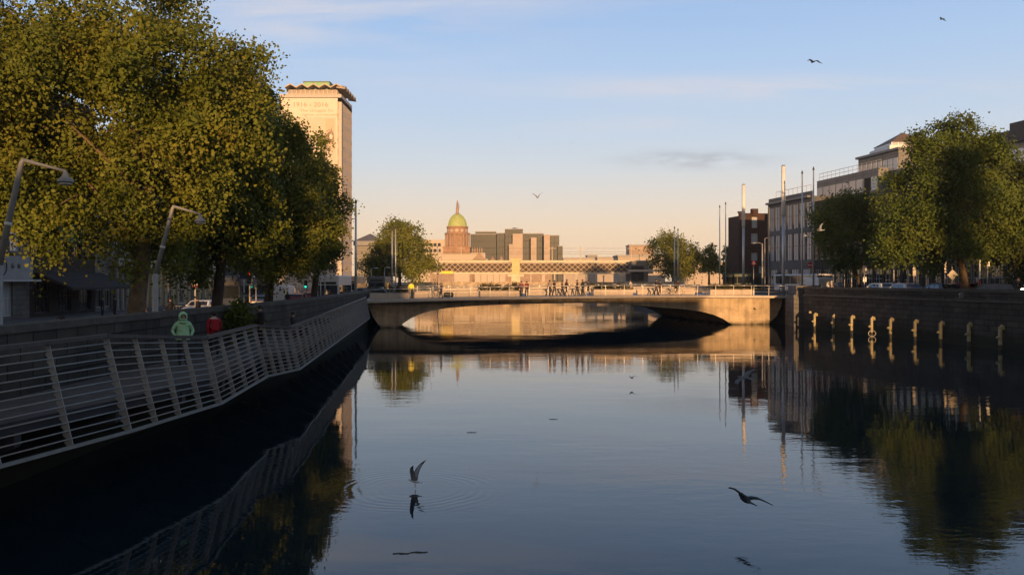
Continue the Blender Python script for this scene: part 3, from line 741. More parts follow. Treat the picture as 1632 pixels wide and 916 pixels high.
def water_mat():
    m = bpy.data.materials.new('river_water'); n, l = nt(m); b = n['Principled BSDF']
    b.inputs['Base Color'].default_value = (.005,.015,.020,1); b.inputs['Roughness'].default_value = .015
    b.inputs['IOR'].default_value = 1.36; b.inputs['Specular IOR Level'].default_value = .5
    g = n.new('ShaderNodeNewGeometry'); sp = n.new('ShaderNodeSeparateXYZ'); l.new(g.outputs['Position'], sp.inputs[0])
    def noise(sx, sy, det, rot=0.12):
        mp = n.new('ShaderNodeMapping'); mp.inputs['Scale'].default_value = (sx, sy, 1); mp.inputs['Rotation'].default_value = (0,0,rot)
        l.new(g.outputs['Position'], mp.inputs['Vector'])
        t = n.new('ShaderNodeTexNoise'); t.inputs['Scale'].default_value = 1; t.inputs['Detail'].default_value = det; t.inputs['Roughness'].default_value = .5
        l.new(mp.outputs[0], t.inputs['Vector']); return t.outputs['Fac']
    def math_(op, a, b_=None, c=None):
        q = n.new('ShaderNodeMath'); q.operation = op
        for i, x in enumerate((a, b_, c)):
            if x is None: continue
            if isinstance(x, (int, float)): q.inputs[i].default_value = x
            else: l.new(x, q.inputs[i])
        return q.outputs[0]
    big = math_('MULTIPLY', noise(.16,.30,2), .013)
    mid = math_('MULTIPLY', noise(1.1,2.2,3), .0031)
    fine = math_('MULTIPLY', noise(4.5,8,2,-.2), .0007)
    patch = n.new('ShaderNodeMapRange'); patch.inputs['From Min'].default_value = .42; patch.inputs['From Max'].default_value = .62
    patch.inputs['To Min'].default_value = .35; patch.inputs['To Max'].default_value = 2.2
    l.new(noise(.03,.075,2), patch.inputs['Value'])
    h = math_('ADD', big, math_('MULTIPLY', math_('ADD', mid, fine), patch.outputs[0]))
    # rings spreading where the gull dips its feet
    gx, gy = -2.35, 20.1
    dx = math_('SUBTRACT', sp.outputs['X'], gx); dy = math_('SUBTRACT', sp.outputs['Y'], gy)
    r = math_('SQRT', math_('ADD', math_('MULTIPLY', dx, dx), math_('MULTIPLY', dy, dy)))
    r = math_('ADD', r, math_('MULTIPLY', noise(.9,.9,3), .34)); r = math_('SUBTRACT', r, .17)
    wv = math_('SINE', math_('MULTIPLY', r, 2*math.pi/.24))
    q1 = math_('DIVIDE', math_('SUBTRACT', r, 1.55), .62)
    env = math_('EXPONENT', math_('MULTIPLY', math_('MULTIPLY', q1, q1), -1.0))
    h = math_('ADD', h, math_('MULTIPLY', math_('MULTIPLY', math_('MULTIPLY', wv, env), math_('MULTIPLY', noise(.5,.7,2,.6), 2.0)), .00075))
    bp = n.new('ShaderNodeBump'); bp.inputs['Strength'].default_value = 1; bp.inputs['Distance'].default_value = 1.0
    l.new(h, bp.inputs['Height']); l.new(bp.outputs['Normal'], b.inputs['Normal'])
    return m
w = MB(); w.quad((-400,-340,0),(400,-340,0),(400,1500,0),(-400,1500,0))
tag(w.build('river_water', water_mat()), kind='structure')

# left quay wall
def wallprof(fa, th, z0, z1, ds, m, name, parent, off=0.0):
    mb = MB()
    for a, b in zip(ds[:-1], ds[1:]):
        A0, A1, B0, B1 = fa(a)+off, fa(a)+off+th, fa(b)+off, fa(b)+off+th
        mb.quad((A0,a,z0),(B0,b,z0),(B0,b,z1),(A0,a,z1)); mb.quad((A1,a,z0),(A1,a,z1),(B1,b,z1),(B1,b,z0))
        mb.quad((A0,a,z1),(B0,b,z1),(B1,b,z1),(A1,a,z1))
    a, b = ds[0], ds[-1]
    mb.quad((fa(a)+off,a,z0),(fa(a)+off,a,z1),(fa(a)+off+th,a,z1),(fa(a)+off+th,a,z0)); mb.quad((fa(b)+off,b,z0),(fa(b)+off+th,b,z0),(fa(b)+off+th,b,z1),(fa(b)+off,b,z1))
    return mb.build(name, m, parent)
t = thing('quay_wall', 'dark granite quay wall running behind the boardwalk', 'wall')
WD = [-20,0,10,20,30,45,52,60,70,80,87]
wallprof(LW, -.5, -2, 3.70, WD, M_granite, 'wall', t)
wallprof(LW, -.62, 3.702, 3.90, WD, M_coping, 'coping', t, .06)
t = thing('quay_wall', 'tall stone quay wall with mooring posts on the right bank', 'wall')
RD = [-40,0,20,40,50,60,70,80,88]
wallprof(RW, .6, -2, 3.55, RD, M_granite, 'wall', t)
wallprof(RW, .55, 3.552, 4.12, RD, M_granite, 'parapet', t, .05)
wallprof(RW, .75, 4.122, 4.36, RD, M_coping, 'coping', t, -.06)
wallprof(RW, .12, 3.38, 3.55, RD, M_coping, 'string_course', t, -.125)
ab = MB()
ab.prism([(30.9,94.4),(30.1,89.2),(33.4,89.5),(33.4,95)], -2, 3.5); ab.prism([(31.2,94.4),(30.45,89.5),(33.2,89.8),(33.2,95)], 3.502, 4.45)
o = ab.build('bridge_abutment', M_abut); tag(o, 'pale stone block pier where the right quay wall meets the footbridge', 'abutment')

# ------------------------------------------------------------------ boardwalk
KB = [(-10.9,6,1.40),(-9.93,16.2,1.40),(-9.13,20.0,1.40),(-8.54,24.5,1.40),(-9.21,31.5,1.40),(-8.65,34.0,1.40),(-13.69,80.4,1.40)]
KT = [(-11.5,6,3.62),(-10.43,16.2,3.64),(-9.71,20.0,3.68),(-8.99,24.5,3.33),(-9.72,31.5,3.31),(-9.06,34.0,3.09),(-14.08,80.4,3.37)]
NP = [5, 2, 4, 4, 4, 26]
FL = 2.12
bwk = thing('boardwalk', 'zigzag timber boardwalk with grey horizontal rail fencing along the left quay', 'boardwalk')
fl = MB()
poly = [(x-.42, y) for x, y, z in KB] + [(LW(80.4)+.003, 80.4), (LW(60)+.003,60), (LW(45)+.003, 45), (LW(6)+.003, 6)]
fl.prism(poly, FL-.18, FL); fl.build('deck', M_board, bwk)
for i, d in enumerate(np.arange(8, 80, 3.0)):
    xe = float(np.interp(d, [k[1] for k in KB], [k[0] for k in KB])) - .30
    x0 = LW(d) + .003
    under = MB(); under.extr([(x0, .55),(xe, 1.62),(xe, FL-.183),(x0, FL-.183)], lambda u,w,d=d: (u,d-.12,w), lambda u,w,d=d: (u,d+.12,w)); under.build('support_bracket', M_steel_dk, bwk)
ed = MB()
for a, b in zip(KB[:-1], KB[1:]): ed.bar((a[0],a[1],a[2]), (b[0],b[1],b[2]), .07, .07)
for a, b in zip(KB[:-1], KB[1:]): ed.bar((a[0]-.36,a[1],FL-.12), (b[0]-.36,b[1],FL-.12), .06, .28, 1)
ed.build('edge_beam', [M_alu, M_steel_dk], bwk)
hr = MB()
for i, (a, b) in enumerate(zip(KT[:-1], KT[1:])):
    hr.bar((a[0],a[1]-(.06 if i else 0),a[2]), (b[0],b[1]+.06,b[2]+.0), .20, .085)
hr.bar((KT[-1][0],KT[-1][1],KT[-1][2]), (LW(80.4)+.05,80.5,KT[-1][2]), .14, .08)
hr.build('handrail', M_rail_top, bwk)
NR = 13
for r in range(1, NR):
    q = r / NR; m = MB()
    for a0, b0, a1, b1 in zip(KB[:-1], KB[1:], KT[:-1], KT[1:]):
        p = Vector(a0).lerp(Vector(a1), q); s = Vector(b0).lerp(Vector(b1), q)
        m.tube([p, s], .017, 6)
    m.build('rail', M_alu, bwk)
for i, (a0, b0, a1, b1) in enumerate(zip(KB[:-1], KB[1:], KT[:-1], KT[1:])):
    for j in range(NP[i] + (1 if i == len(NP)-1 else 0)):
        q = j / NP[i]
        B = Vector(a0).lerp(Vector(b0), q); T = Vector(a1).lerp(Vector(b1), q)
        m = MB(); inn = Vector((-1, .0, 0)); ax = (T-B)
        dp = .20 if j == 0 else .15
        # tapered flat fin standing across the rail line, notched for the rails
        w = .03; pts = []
        for k in range(0, NR*2+1):
            f = k/(NR*2); d0 = dp*(1-.35*f) if k % 2 == 1 else dp*(1-.35*f)*.55
            pts.append((f, d0))
        vs = []; n2 = len(pts)
        for sgn in (-1, 1):
            for f, d0 in pts:
                c = B + ax*f
                vs += [tuple(c + Vector((.035, sgn*w/2, 0))), tuple(c + Vector((-d0, sgn*w/2, 0)))]
        o2 = 2*n2; fs = []
        for k in range(n2-1):
            fs += [(2*k,2*k+1,2*k+3,2*k+2),(o2+2*k,o2+2*k+2,o2+2*k+3,o2+2*k+1),(2*k,2*k+2,o2+2*k+2,o2+2*k),(2*k+1,o2+2*k+1,o2+2*k+3,2*k+3)]
        m.add(vs, fs); m.build('railing_post', M_alu, bwk)
        if i in (0,1,2) and j < NP[i]:      # thin stay wires half way
            q2 = (j+.5)/NP[i]
            if i == 0: m2 = MB(); m2.tube([Vector(a0).lerp(Vector(b0), q2), Vector(a1).lerp(Vector(b1), q2)], .008, 5); m2.build('stay_wire', M_alu, bwk)
# ledge / benches on the boardwalk
def bench(label, x, y, L, rz):
    t = thing('bench', label, 'bench', (x, y, FL), rz, 'benches on the boardwalk')
    s = MB()
    for k in range(4): s.box((-.18+k*.12, 0, .43), (.10, L, .05))
    s.build('seat', mat('bench_slats', (.16,.14,.12), .75, var=.2, scale=4), t)
    for y in (-L*.4, 0, L*.4):
        l = MB(); l.box((0, y, .20), (.42,.07,.40), 0, 0, .01); l.build('leg', M_steel_dk, t)
    return t
bench('long slatted bench on the boardwalk under the seated dark figure', -10.95, 42.6, 4.6, .03)
bench('slatted bench against the wall near the boardwalk far end', -12.6, 56, 3.2, .08)

# ------------------------------------------------------------------ leaning boardwalk lamps
def lamp(label, x, y, base, ztop, lean, arm, group='leaning lamp posts on the boardwalk'):
    t = thing('street_lamp', label, 'street lamp', (x, y, base), 0, group)
    h = ztop - base; k = h*.36
    p = MB(); p.tube([(0,0,0),(0,0,.02),(lean*.04,0,k)], [.12,.105,.085], 10); p.tube([(lean*.04,0,k),(lean,0,h-.1),(lean+.06,0,h)], [.085,.062,.055], 10)
    p.build('pole', M_alu, t)
    c = MB(); c.tube([(lean*.42,0,h*.60),(lean*.45,0,h*.62)], .092, 10); c.build('collar', M_lamp, t)
    a = MB(); a.tube([(lean+.03,0,h-.02),(lean+arm,0,h-.30)], [.05,.035], 8); a.build('arm', M_alu, t)
    s = MB(); s.lathe([(.05,.26),(.08,.16),(.19,.05),(.205,.0),(.15,-.012)], (lean+arm,0,h-.58), 18); s.tube([(lean+arm-.02,0,h-.30),(lean+arm,0,h-.36)], .04, 8)
    sh = s.build('lamp_shade', M_alu, t)
    d = MB(); d.lathe([(.148,0),(.13,-.04),(.05,-.06)], (lean+arm,0,h-.595), 16); d.build('diffuser', M_lamp, t)
    return t
lamp('nearest leaning grey lamp post rising at the left edge in front of the biggest tree', PX(-3,20.8), 20.8, 3.9, 8.02, .58, 1.10)
lamp('leaning grey lamp post standing just right of the thick plane trunk', PX(247,29.6), 29.6, 3.9, 7.65, .62, .98)

# ------------------------------------------------------------------ footbridge with cambered deck
BA = Vector((-15.1,87.0)); BBp = Vector((31.4,94.8)); BL = (BBp-BA).length; bu = (BBp-BA)/BL; bn = Vector((-bu.y, bu.x))
def BP(t, v, z): q = BA + bu*(t*BL) + bn*v; return (q.x, q.y, z)
def zb(t): return 2.65 + 1.25*t - .9*t*t
def BR(px, v):
    q = (px-816)/F; s = (q*(BA.y+v*bn.y) - BA.x - v*bn.x)/(bu.x - q*bu.y); return s/BL
BRZ = math.atan2(bu.y, bu.x); BW = 26.0
br = thing('river_bridge', 'low modern concrete bridge with a cambered deck crossing the river', 'bridge')
TS = list(np.linspace(0, 1, 33))
dk = MB()
for a, b in zip(TS[:-1], TS[1:]):
    za, zc = zb(a), zb(b)
    dk.quad(BP(a,0,za),BP(b,0,zc),BP(b,0,zc+.26),BP(a,0,za+.26)); dk.quad(BP(a,BW,za),BP(a,BW,za+.26),BP(b,BW,zc+.26),BP(b,BW,zc))
    dk.quad(BP(a,0,za+.26),BP(b,0,zc+.26),BP(b,BW,zc+.26),BP(a,BW,za+.26)); dk.quad(BP(a,0,za),BP(a,BW,za),BP(b,BW,zc),BP(b,0,zc))
dk.quad(BP(0,0,zb(0)),BP(0,0,zb(0)+.26),BP(0,BW,zb(0)+.26),BP(0,BW,zb(0))); dk.quad(BP(1,0,zb(1)),BP(1,BW,zb(1)),BP(1,BW,zb(1)+.26),BP(1,0,zb(1)+.26))
dk.build('deck', M_deckedge, br)
sof = [(0.0,None),(.006,1.9),(.015,1.0),(.03,0),(.03,-1.5),(.070,-1.5),(.070,0),(.082,.5),(.098,1.0),(.118,1.42),(.145,1.8),(.18,2.05),(.24,2.26),(.30,2.38),(.36,2.45),(.43,2.5),(.5,2.52),(.57,2.42),(.64,2.18),(.69,1.97),(.75,1.76),(.79,1.50),(.82,1.15),(.845,.68),(.868,0),(.868,-1.5),(.963,-1.5),(.963,0),(.985,1.0),(.995,2.0),(1.0,None)]
pr = [(t_, zb(t_)-.003 if z_ is None else z_) for t_, z_ in sof]
gd = MB(); V0, V1 = 1.35, BW-1.35
for (ta, za), (tb, zc) in zip(pr[:-1], pr[1:]):
    gd.quad(BP(ta,V0,za),BP(ta,V1,za),BP(tb,V1,zc),BP(tb,V0,zc), 0)
for v, fl_ in ((V0, 1), (V1, -1)):
    n = len(pr)
    for (ta, za), (tb, zc) in zip(pr[:-1], pr[1:]):
        if ta == tb: continue
        f = [BP(ta,v,za),BP(tb,v,zc),BP(tb,v,zb(tb)-.003),BP(ta,v,zb(ta)-.003)]
        gd.quad(*(f if fl_ > 0 else f[::-1]), 1)
gd.build('arch_girder', [M_concrete, M_concrete], br)
for t_, z_ in ((.30,2.6),(.925,1.8)):
    o = MB(); o.tube([BP(t_,V0+.05,z_), BP(t_,V0-.22,z_-.03)], .10, 8); o.build('drain_pipe', M_steel_dk, br)
for v, lean in ((.14,-.10),(BW-.14,.10)):
    rl = MB(); ws = [MB(), MB()]
    for a, b in zip(TS[:-1], TS[1:]):
        za, zc = zb(a)+.26, zb(b)+.26
        rl.tube([BP(a,v+lean,za+1.12), BP(b,v+lean,zc+1.12)], .038, 6)
        for k, zz in enumerate((.42,.78)):
            ws[k].tube([BP(a,v+lean*.6,za+zz), BP(b,v+lean*.6,zc+zz)], .011, 4)
    rl.build('handrail', M_stainless, br)
    for w_ in ws: w_.build('wire', M_stainless, br)
    for k in range(23):
        tt = .005 + k*.99/22; p = MB(); z0 = zb(tt)+.262
        p.bar(BP(tt,v,z0), BP(tt,v+lean,z0+1.10), .028, .05); p.build('railing_post', M_stainless, br)
# approach ramps
for nm, ta, tb, xo in (('bridge_approach', 0, -1, SL), ('bridge_approach', 1, 1, SR)):
    m = MB(); e = BP(ta,.3,zb(ta)+.26); f = BP(ta,BW-.3,zb(ta)+.26); L = 14
    e2 = (e[0]+tb*L, e[1]+tb*2, xo+.01); f2 = (f[0]+tb*L, f[1]+tb*2, xo+.01)
    m.quad(e,f,f2,e2); m.quad(e,e2,(e2[0],e2[1],xo-.5),(e[0],e[1],xo-.5)); m.quad(f,(f[0],f[1],xo-.5),(f2[0],f2[1],xo-.5),f2)
    tag(m.build(nm, M_pave), kind='structure')
# benches and planters on the bridge
def bwall(label, pa, pb, v, h):
    ta, tb = BR(pa, v), BR(pb, v); n = max(2, int((tb-ta)*20)); m = MB()
    t = thing('stone_bench', label, 'bench', (0,0,0), 0, 'long stone benches on the bridge')
    for k in range(n):
        a = ta+(tb-ta)*k/n; b = ta+(tb-ta)*(k+1)/n - .001
        z0, z1 = zb(a)+.265, zb(b)+.265
        m.add([BP(a,v,z0),BP(b,v,z1),BP(b,v+.55,z1),BP(a,v+.55,z0),BP(a,v,z0+h),BP(b,v,z1+h),BP(b,v+.55,z1+h),BP(a,v+.55,z0+h)],
              [(3,2,1,0),(4,5,6,7),(0,1,5,4),(1,2,6,5),(2,3,7,6),(3,0,4,7)])
    m.build('seat', M_seat, t)
    bk = MB()
    for k in range(n):
        a = ta+(tb-ta)*k/n; b = ta+(tb-ta)*(k+1)/n - .001
        z0, z1 = zb(a)+.268+h, zb(b)+.268+h
        bk.add([BP(a,v+.38,z0),BP(b,v+.38,z1),BP(b,v+.54,z1),BP(a,v+.54,z0),BP(a,v+.38,z0+.30),BP(b,v+.38,z1+.30),BP(b,v+.54,z1+.30),BP(a,v+.54,z0+.30)],
              [(3,2,1,0),(4,5,6,7),(0,1,5,4),(1,2,6,5),(2,3,7,6),(3,0,4,7)])
    bk.build('backrest', M_seat, t)
bwall('pale stone bench on the bridge left of the first planter', 652, 764, 5.2, .50)
bwall('long pale stone bench on the bridge behind the walking groups', 838, 934, 5.2, .50)
bwall('pale stone bench on the bridge behind the two dark walkers at right', 1016, 1108, 5.2, .50)
bwall('pale stone bench along the far footway of the bridge', 700, 1150, 20.5, .50)
def planter(label, px, v, L, hp, n, wide=1.3):
    tt = BR(px, v); c = BP(tt, v, zb(tt)+.262)
    t = thing('planter', label, 'planter', c, BRZ, 'planters on the bridge')
    b = MB(); b.box((0,0,.33), (L,wide,.66), 0, 0, .03); b.build('box', M_seat, t)
    s = MB(); s.box((0,0,.665), (L-.16,wide-.16,.03)); s.build('soil', M_soil, t)
    lobes = [(x, random.uniform(-.2,.2), .72+hp*random.uniform(.25,.5), .75, .55, hp*random.uniform(.45,.75)) for x in np.arange(-L/2+.4, L/2-.2, .75)]
    pts, nor, cl = crown_points(lobes, n, .13, 8, .5); pts[:,2] = np.maximum(pts[:,2], .69)
    link_mesh('plants', leaf_mesh('plants', pts, nor, .14, LEAF_PLT, 4), t)
planter('planter of dark bushy plants left of the pair in red on the bridge', 797, 3.4, 4.6, .85, 2600)
planter('planter of low mixed plants right of the group of three on the bridge', 975, 3.6, 4.6, .55, 2200)
planter('long planter of trailing plants near the right end of the bridge', 1162, 3.8, 5.2, .62, 2600)
planter('planter of green plants at the left end of the bridge behind the yellow jacket', 622, 4.5, 4.4, .8, 2400)
m = MB(); tt = BR(1201, 3.6); c = BP(tt, 3.6, zb(tt)+.262)
t = thing('bollard', 'short bright bollard lit by the sun at the right end of the bridge', 'bollard', c); m.lathe([(.10,0),(.10,.95),(.07,1.0)], (0,0,0), 12); m.build('post', M_signwhite, t)
m = MB(); m.lathe([(.105,0),(.105,.12)], (0,0,.7), 12); m.build('band', M_hivis, t)

# tall pylons and slim masts at the bridge corners
def mast(label, px, d, ytop, base, r, cat='pylon', nm='lighting_pylon', group='tall pylons and masts by the bridge', head=True):
    x = PX(px, d); zt = PZ(ytop, d)
    t = thing(nm, label, cat, (x, d, base), 0, group); h = zt-base
    p = MB()
    if head:
        p.tube([(0,0,0),(0,0,h*.62)], r*.72, 14); p.build('shaft', M_stainless, t)
        s = MB(); s.tube([(0,0,h*.621),(0,0,h)], r, 16); s.build('head_sleeve', M_white, t)
        c = MB(); c.lathe([(r*.8,0),(r*.8,.12)], (0,0,h), 12); c.build('cap', M_steel_dk, t)
        c = MB(); c.lathe([(r*1.5,0),(r*1.5,.05),(r*.9,.09)], (0,0,.002), 14); c.build('base_plate', M_steel_dk, t)
    else:
        p.tube([(0,0,0),(0,0,h*.5),(0,0,h-.35)], [r, r*.85, r*.6], 10); p.build('shaft', M_stainless, t)
        s = MB(); s.lathe([(r*.9,0),(r*1.1,.1),(.01,.42)], (0,0,h-.36), 10); s.build('finial', M_steel_dk, t)
mast('thick pale pylon rising at the near right corner of the bridge', 1248.5, 99, 265, 3.0, .24)
mast('thick pale pylon at the far right bridge corner in front of the brick gable', 1185, 118, 295, 3.0, .24)
mast('grey pole at the left end of the bridge below the tall tower', 567, 88.5, 318, SL, .15, 'mast', 'slim_mast', head=False)
mast('slim pointed mast, left one of the two right of the near pylon', 1278.5, 93, 272, SR, .11, 'mast', 'slim_mast', head=False)
mast('slim pointed mast, taller one right of the near pylon', 1296.5, 91, 266, SR, .11, 'mast', 'slim_mast', head=False)
mast('slim distant mast, shorter of the pair left of the brick gable', 1147, 126, 327, SR, .10, 'mast', 'slim_mast', head=False)
mast('slim distant mast, taller of the pair left of the brick gable', 1156.5, 124, 322, SR, .10, 'mast', 'slim_mast', head=False)
mast('slim pole in front of the far right bank tree, left of a close pair', 1075, 150, 361, 2.5, .13, 'mast', 'slim_mast', head=False)
mast('slim pole in front of the far right bank tree, right of a close pair', 1080.5, 152, 364, 2.5, .13, 'mast', 'slim_mast', head=False)
mast('slim pole standing before the far left bank tree, shorter one', 625, 128, 364, SL, .12, 'mast', 'slim_mast', head=False)
mast('slim pole standing before the far left bank tree, taller one', 630.5, 126, 361, SL, .12, 'mast', 'slim_mast', head=False)
mast('slim lit mast left of the railway lattice', 697, 215, 392, 3, .12, 'mast', 'slim_mast', head=False)

# mooring posts along the right wall
MP = [(1298,84.9),(1328,82.2),(1357,77.8),(1389,74.8),(1419,72.6),(1458,69.3),(1499,66.2),(1544,63.4),(1594,60.1)]
MLAB = ['mooring post nearest the bridge, first of the row','second mooring post along from the bridge on the right wall','third mooring post along from the bridge','mooring post with an iron ring at the waterline','mooring post just right of the one with the ring','mooring post fourth from the right end of the row','mooring post third from the right end of the row','mooring post second from the right end of the row','largest mooring post, at the right end of the row']
ZT = [500,502.4,504,506,508,511,513.4,515.7,520]
for i, (px, d) in enumerate(MP):
    zt = PZ(ZT[i], d)
    t = thing('mooring_post', 'pale hook-topped ' + MLAB[i], 'mooring post', (PX(px, d), d, 0), .17, 'hooked mooring posts along the right quay wall')
    m = MB(); m.box((0,0,zt*.60), (.22,.20,zt*.78), 0, 0, .04); m.build('post', M_mooring, t)
    m = MB(); m.box((0,0,-.35), (.20,.18,zt*.72+.6), 0, 0, .02); m.build('pile', M_weed, t)
    m = MB(); m.tube([(0,0,zt*.93),(.14,0,zt*1.02),(.24,0,zt*1.0),(.26,0,zt*.86)], [.12,.13,.13,.11], 8); m.build('hook', M_mooring, t)
    m = MB(); m.tube([(0,0,zt*.52),(-.20,0,zt*.54),(-.26,0,zt*.50)], [.10,.10,.12], 8); m.build('knob', M_mooring, t)
    if i == 3:
        m = MB(); m.tube([(-.05+.36*math.cos(a), -.16, .28+.26*math.sin(a)) for a in np.linspace(0, 2*math.pi, 19)], .035, 6, 0, True, False); m.build('iron_ring', M_post, t)
m = MB(); m.box((0,0,0), (.9,.12,.22), 0, -.17, .02); o = m.build('wall_ledge', M_mooring, None, (RW(84)-.2,86.5,1.72)); tag(o, 'small pale timber fixed to the wall beside the first mooring post', 'timber')
# ------------------------------------------------------------------ buildings, left bank
def XF(d): return -33 - .07*d
def FP(px):           # point on the left building line seen at photo column px
    q = (px-816)/F; d = 33/(-q-.07); return (XF(d), d)
def PF(d): return (XF(d), d)
t, L, H = facade('shop_building', 'dark building at the left edge with a pale shop sign panel and tall sash window', PF(48), FP(47), 14, SL, 19, M_stone,
    [(.35,2.9,2,3.6),(5.2,8.4,4,1.5),(9.6,12.2,4,1.4),(13.2,15.4,4,1.3)], glass=M_glass_lt, cornice=True)
m = MB(); m.bb(.6,L-.15,-.32,-.003,3.1,4.85); sg = m.build('sign_panel', mat('sign_panel_grey', (.30,.30,.29), .7, var=.12, scale=1.5), t)
m = MB()
cx, cz = L-4.6, 4.0
m.tube([(cx+.62*math.cos(a), -.335, cz+.62*math.sin(a)) for a in np.linspace(0,2*math.pi,25)], .05, 5, 0, True, False)
m.tube([(cx, -.335, cz-.5),(cx-.1,-.335,cz),(cx+.1,-.335,cz+.5)], .06, 5)
for k in range(2): m.blob((cx+1.5+k*.9, -.335, cz+.1), (.26,.03,.2), 10)
m.build('emblem', M_frame_dk, sg)
m = MB(); m.bb(0,L,-.9,-.33,2.93,3.08); m.build('canopy', M_frame, t)
t, L, H = facade('pub_building', 'dark brick building with a green awning over a black shop awning', FP(47), FP(151), 14, SL, 20, M_brick2,
    [(.4,2.9,3,2.4),(5.0,7.4,5,1.3),(8.8,11.2,5,1.3),(12.4,14.6,5,1.2)], frame=M_frame_dk)
m = MB(); m.extr([(-.003,3.7),(-2.9,2.45),(-2.9,2.25),(-.003,3.45)], lambda u,w: (.8,u,w), lambda u,w: (L+1.6,u,w)); m.build('awning', M_awning, t)
m = MB(); m.extr([(-.003,8.2),(-1.0,7.6),(-1.4,6.4),(-1.4,6.2),(-.003,6.2)], lambda u,w: (2.0,u,w), lambda u,w: (8.5,u,w)); m.build('green_awning', M_awn_gr, t)
t, L, H = facade('bank_building', 'pale stone classical building with a columned doorway beside the thick plane trunk', FP(152), FP(214), 14, SL, 18, M_stone,
    [(.5,3.6,5,1.3),(6.0,8.6,5,1.2),(10.0,12.4,5,1.2)], cornice=True)
for k in range(4):
    m = MB(); m.lathe([(.30,0),(.30,.2),(.24,.3),(.21,4.0),(.28,4.15),(.32,4.4)], (L*.38+k*1.25,-.5,0), 14); m.build('column', mat('pale_column_stone', (.27,.25,.22), .8, var=.2), t)
m = MB(); m.bb(L*.38-.6,L*.38+4.4,-.95,-.003,4.403,5.2); m.build('entablature', mat('pale_column_stone', (.3,.3,.3)), t)
t, L, H = facade('cream_building', 'cream rendered building with arched ground floor openings seen past the second lamp', FP(215), FP(345), 14, SL, 17, M_cream,
    [(.3,3.4,7,2.0),(5.4,8.0,8,1.2),(9.6,12.0,8,1.2)], frame=M_frame)
m = MB(); m.bb(0,L,-.35,-.003,4.2,4.7); m.build('shop_cornice', M_cream, t)
for k in range(8):
    m = MB(); m.bb(.0+k*L/7.0-.22 if k else .02,k*L/7.0+.22 if k < 7 else L-.02,-.28,-.004,0,4.198); m.build('pilaster', M_cream, t)
facade('brick_building', 'dark brick terrace half hidden behind the left bank trees', FP(346), FP(405), 14, SL, 17, M_brick2, [(.4,3.2,8,2.0),(5,7.3,10,1.2),(8.8,11,10,1.2)])
facade('stone_building', 'grey stone terrace end beyond the buses on the left quay', FP(406), FP(436), 14, SL, 15, M_stone, [(.4,3.4,8,2.4),(5,7.3,9,1.4),(8.8,11,9,1.4)])

# ------------------------------------------------------------------ the tall tower
TX0, TX1, TY0, TY1 = -66.9, -49.05, 240.0, 256.0
tw = thing('office_tower', 'tall pale tower block with a zigzag roof canopy and a printed banner', 'tower', (0,0,0))
ZT_ = 57.6
m = MB(); m.bb(TX0+.07,TX1-.07,TY0+.07,TY1-.07,SL,ZT_-.1); m.build('glazing', M_libglass, tw)
m = MB(); fh = 3.32
for k in range(17):
    z0 = 3.8 + k*fh - .75
    if z0 > ZT_-1: break
    m.bb(TX0,TX1,TY0,TY1,z0,z0+1.35)
m.bb(TX0,TX1,TY0,TY1,ZT_-1.3,ZT_+.9)
m.build('spandrel', M_lib, tw)
m = MB()
for k in range(13):
    x = TX0+.6+k*(TX1-TX0-1.2)/12; m.bb(x-.09,x+.09,TY0-.06,TY0+.35,SL,ZT_-1.4)
    y = TY0+.6+k*(TY1-TY0-1.2)/12; m.bb(TX1-.35,TX1+.06,y-.09,y+.09,SL,ZT_-1.4)
m.build('mullion', M_lib, tw)
m = MB(); m.bb(TX1-.75,TX1+.12,TY0-.12,TY0+.75,SL,ZT_-1.4); m.build('corner_pier', M_deckedge, tw)
bn_ = MB(); bn_.bb(TX0+.6,TX1-1.0,TY0-.32,TY0-.12,PZ(262,240),PZ(157,240)); ban = bn_.build('banner', M_banner, tw)
m = MB(); m.bb(TX0+3.4,PX(536,240),TY0-.36,TY0-.322,PZ(262,240),PZ(187.5,240)); m.build('banner_picture', M_banner2, ban)
m = MB(); m.bb(PX(519,240),PX(533.5,240),TY0-.39,TY0-.362,PZ(240,240),PZ(190,240)); m.build('banner_panel', mat('banner_panel_print', (.52,.42,.31), .85, var=.1, scale=.6), ban)
# plain standing figure print: hooded mass with a lighter sash
m = MB(); X = lambda p: PX(p,240); Z = lambda p: PZ(p,240)
sil = [(517,228),(520,217),(523.5,211),(527,209),(528.5,203.5),(530,209),(532,212),(533,219),(533.3,228)]
m.extr([(X(a),Z(b)) for a,b in sil], lambda u,w: (u,TY0-.42,w), lambda u,w: (u,TY0-.392,w)); m.build('figure_print', M_print_dk, ban)
m = MB(); sil = [(526,215),(529,213.5),(531,217),(529.5,222),(526.5,222.5),(525.5,218)]
m.extr([(X(a),Z(b)) for a,b in sil], lambda u,w: (u,TY0-.445,w), lambda u,w: (u,TY0-.422,w)); m.build('figure_sash', M_banner, ban)
def text(s, x, y, z, h, m, parent, name='lettering', rz=0.0, width=None, bold=.0):
    c = bpy.data.curves.new(name, 'FONT'); c.body = s; c.size = h*1.38; c.extrude = .012; c.offset = bold
    c.materials.append(m)
    o = bpy.data.objects.new(name, c); COL.objects.link(o); o.location = (x, y, z); o.rotation_euler = (R(90), 0, rz)
    dg = bpy.context.evaluated_depsgraph_get(); me = bpy.data.meshes.new_from_object(o.evaluated_get(dg))
    bpy.data.objects.remove(o)
    o = bpy.data.objects.new(name, me); COL.objects.link(o); o.location = (x, y, z); o.rotation_euler = (R(90), 0, rz)
    xs = [v.co.x for v in me.vertices]
    if width: o.scale.x = width / (max(xs)-min(xs))
    o.parent = parent
    return o
text('1916 - 2016', PX(466.5,240), TY0-.335, PZ(170.6,240), 1.32, M_print, ban, width=PX(521,240)-PX(466.5,240), bold=.02)
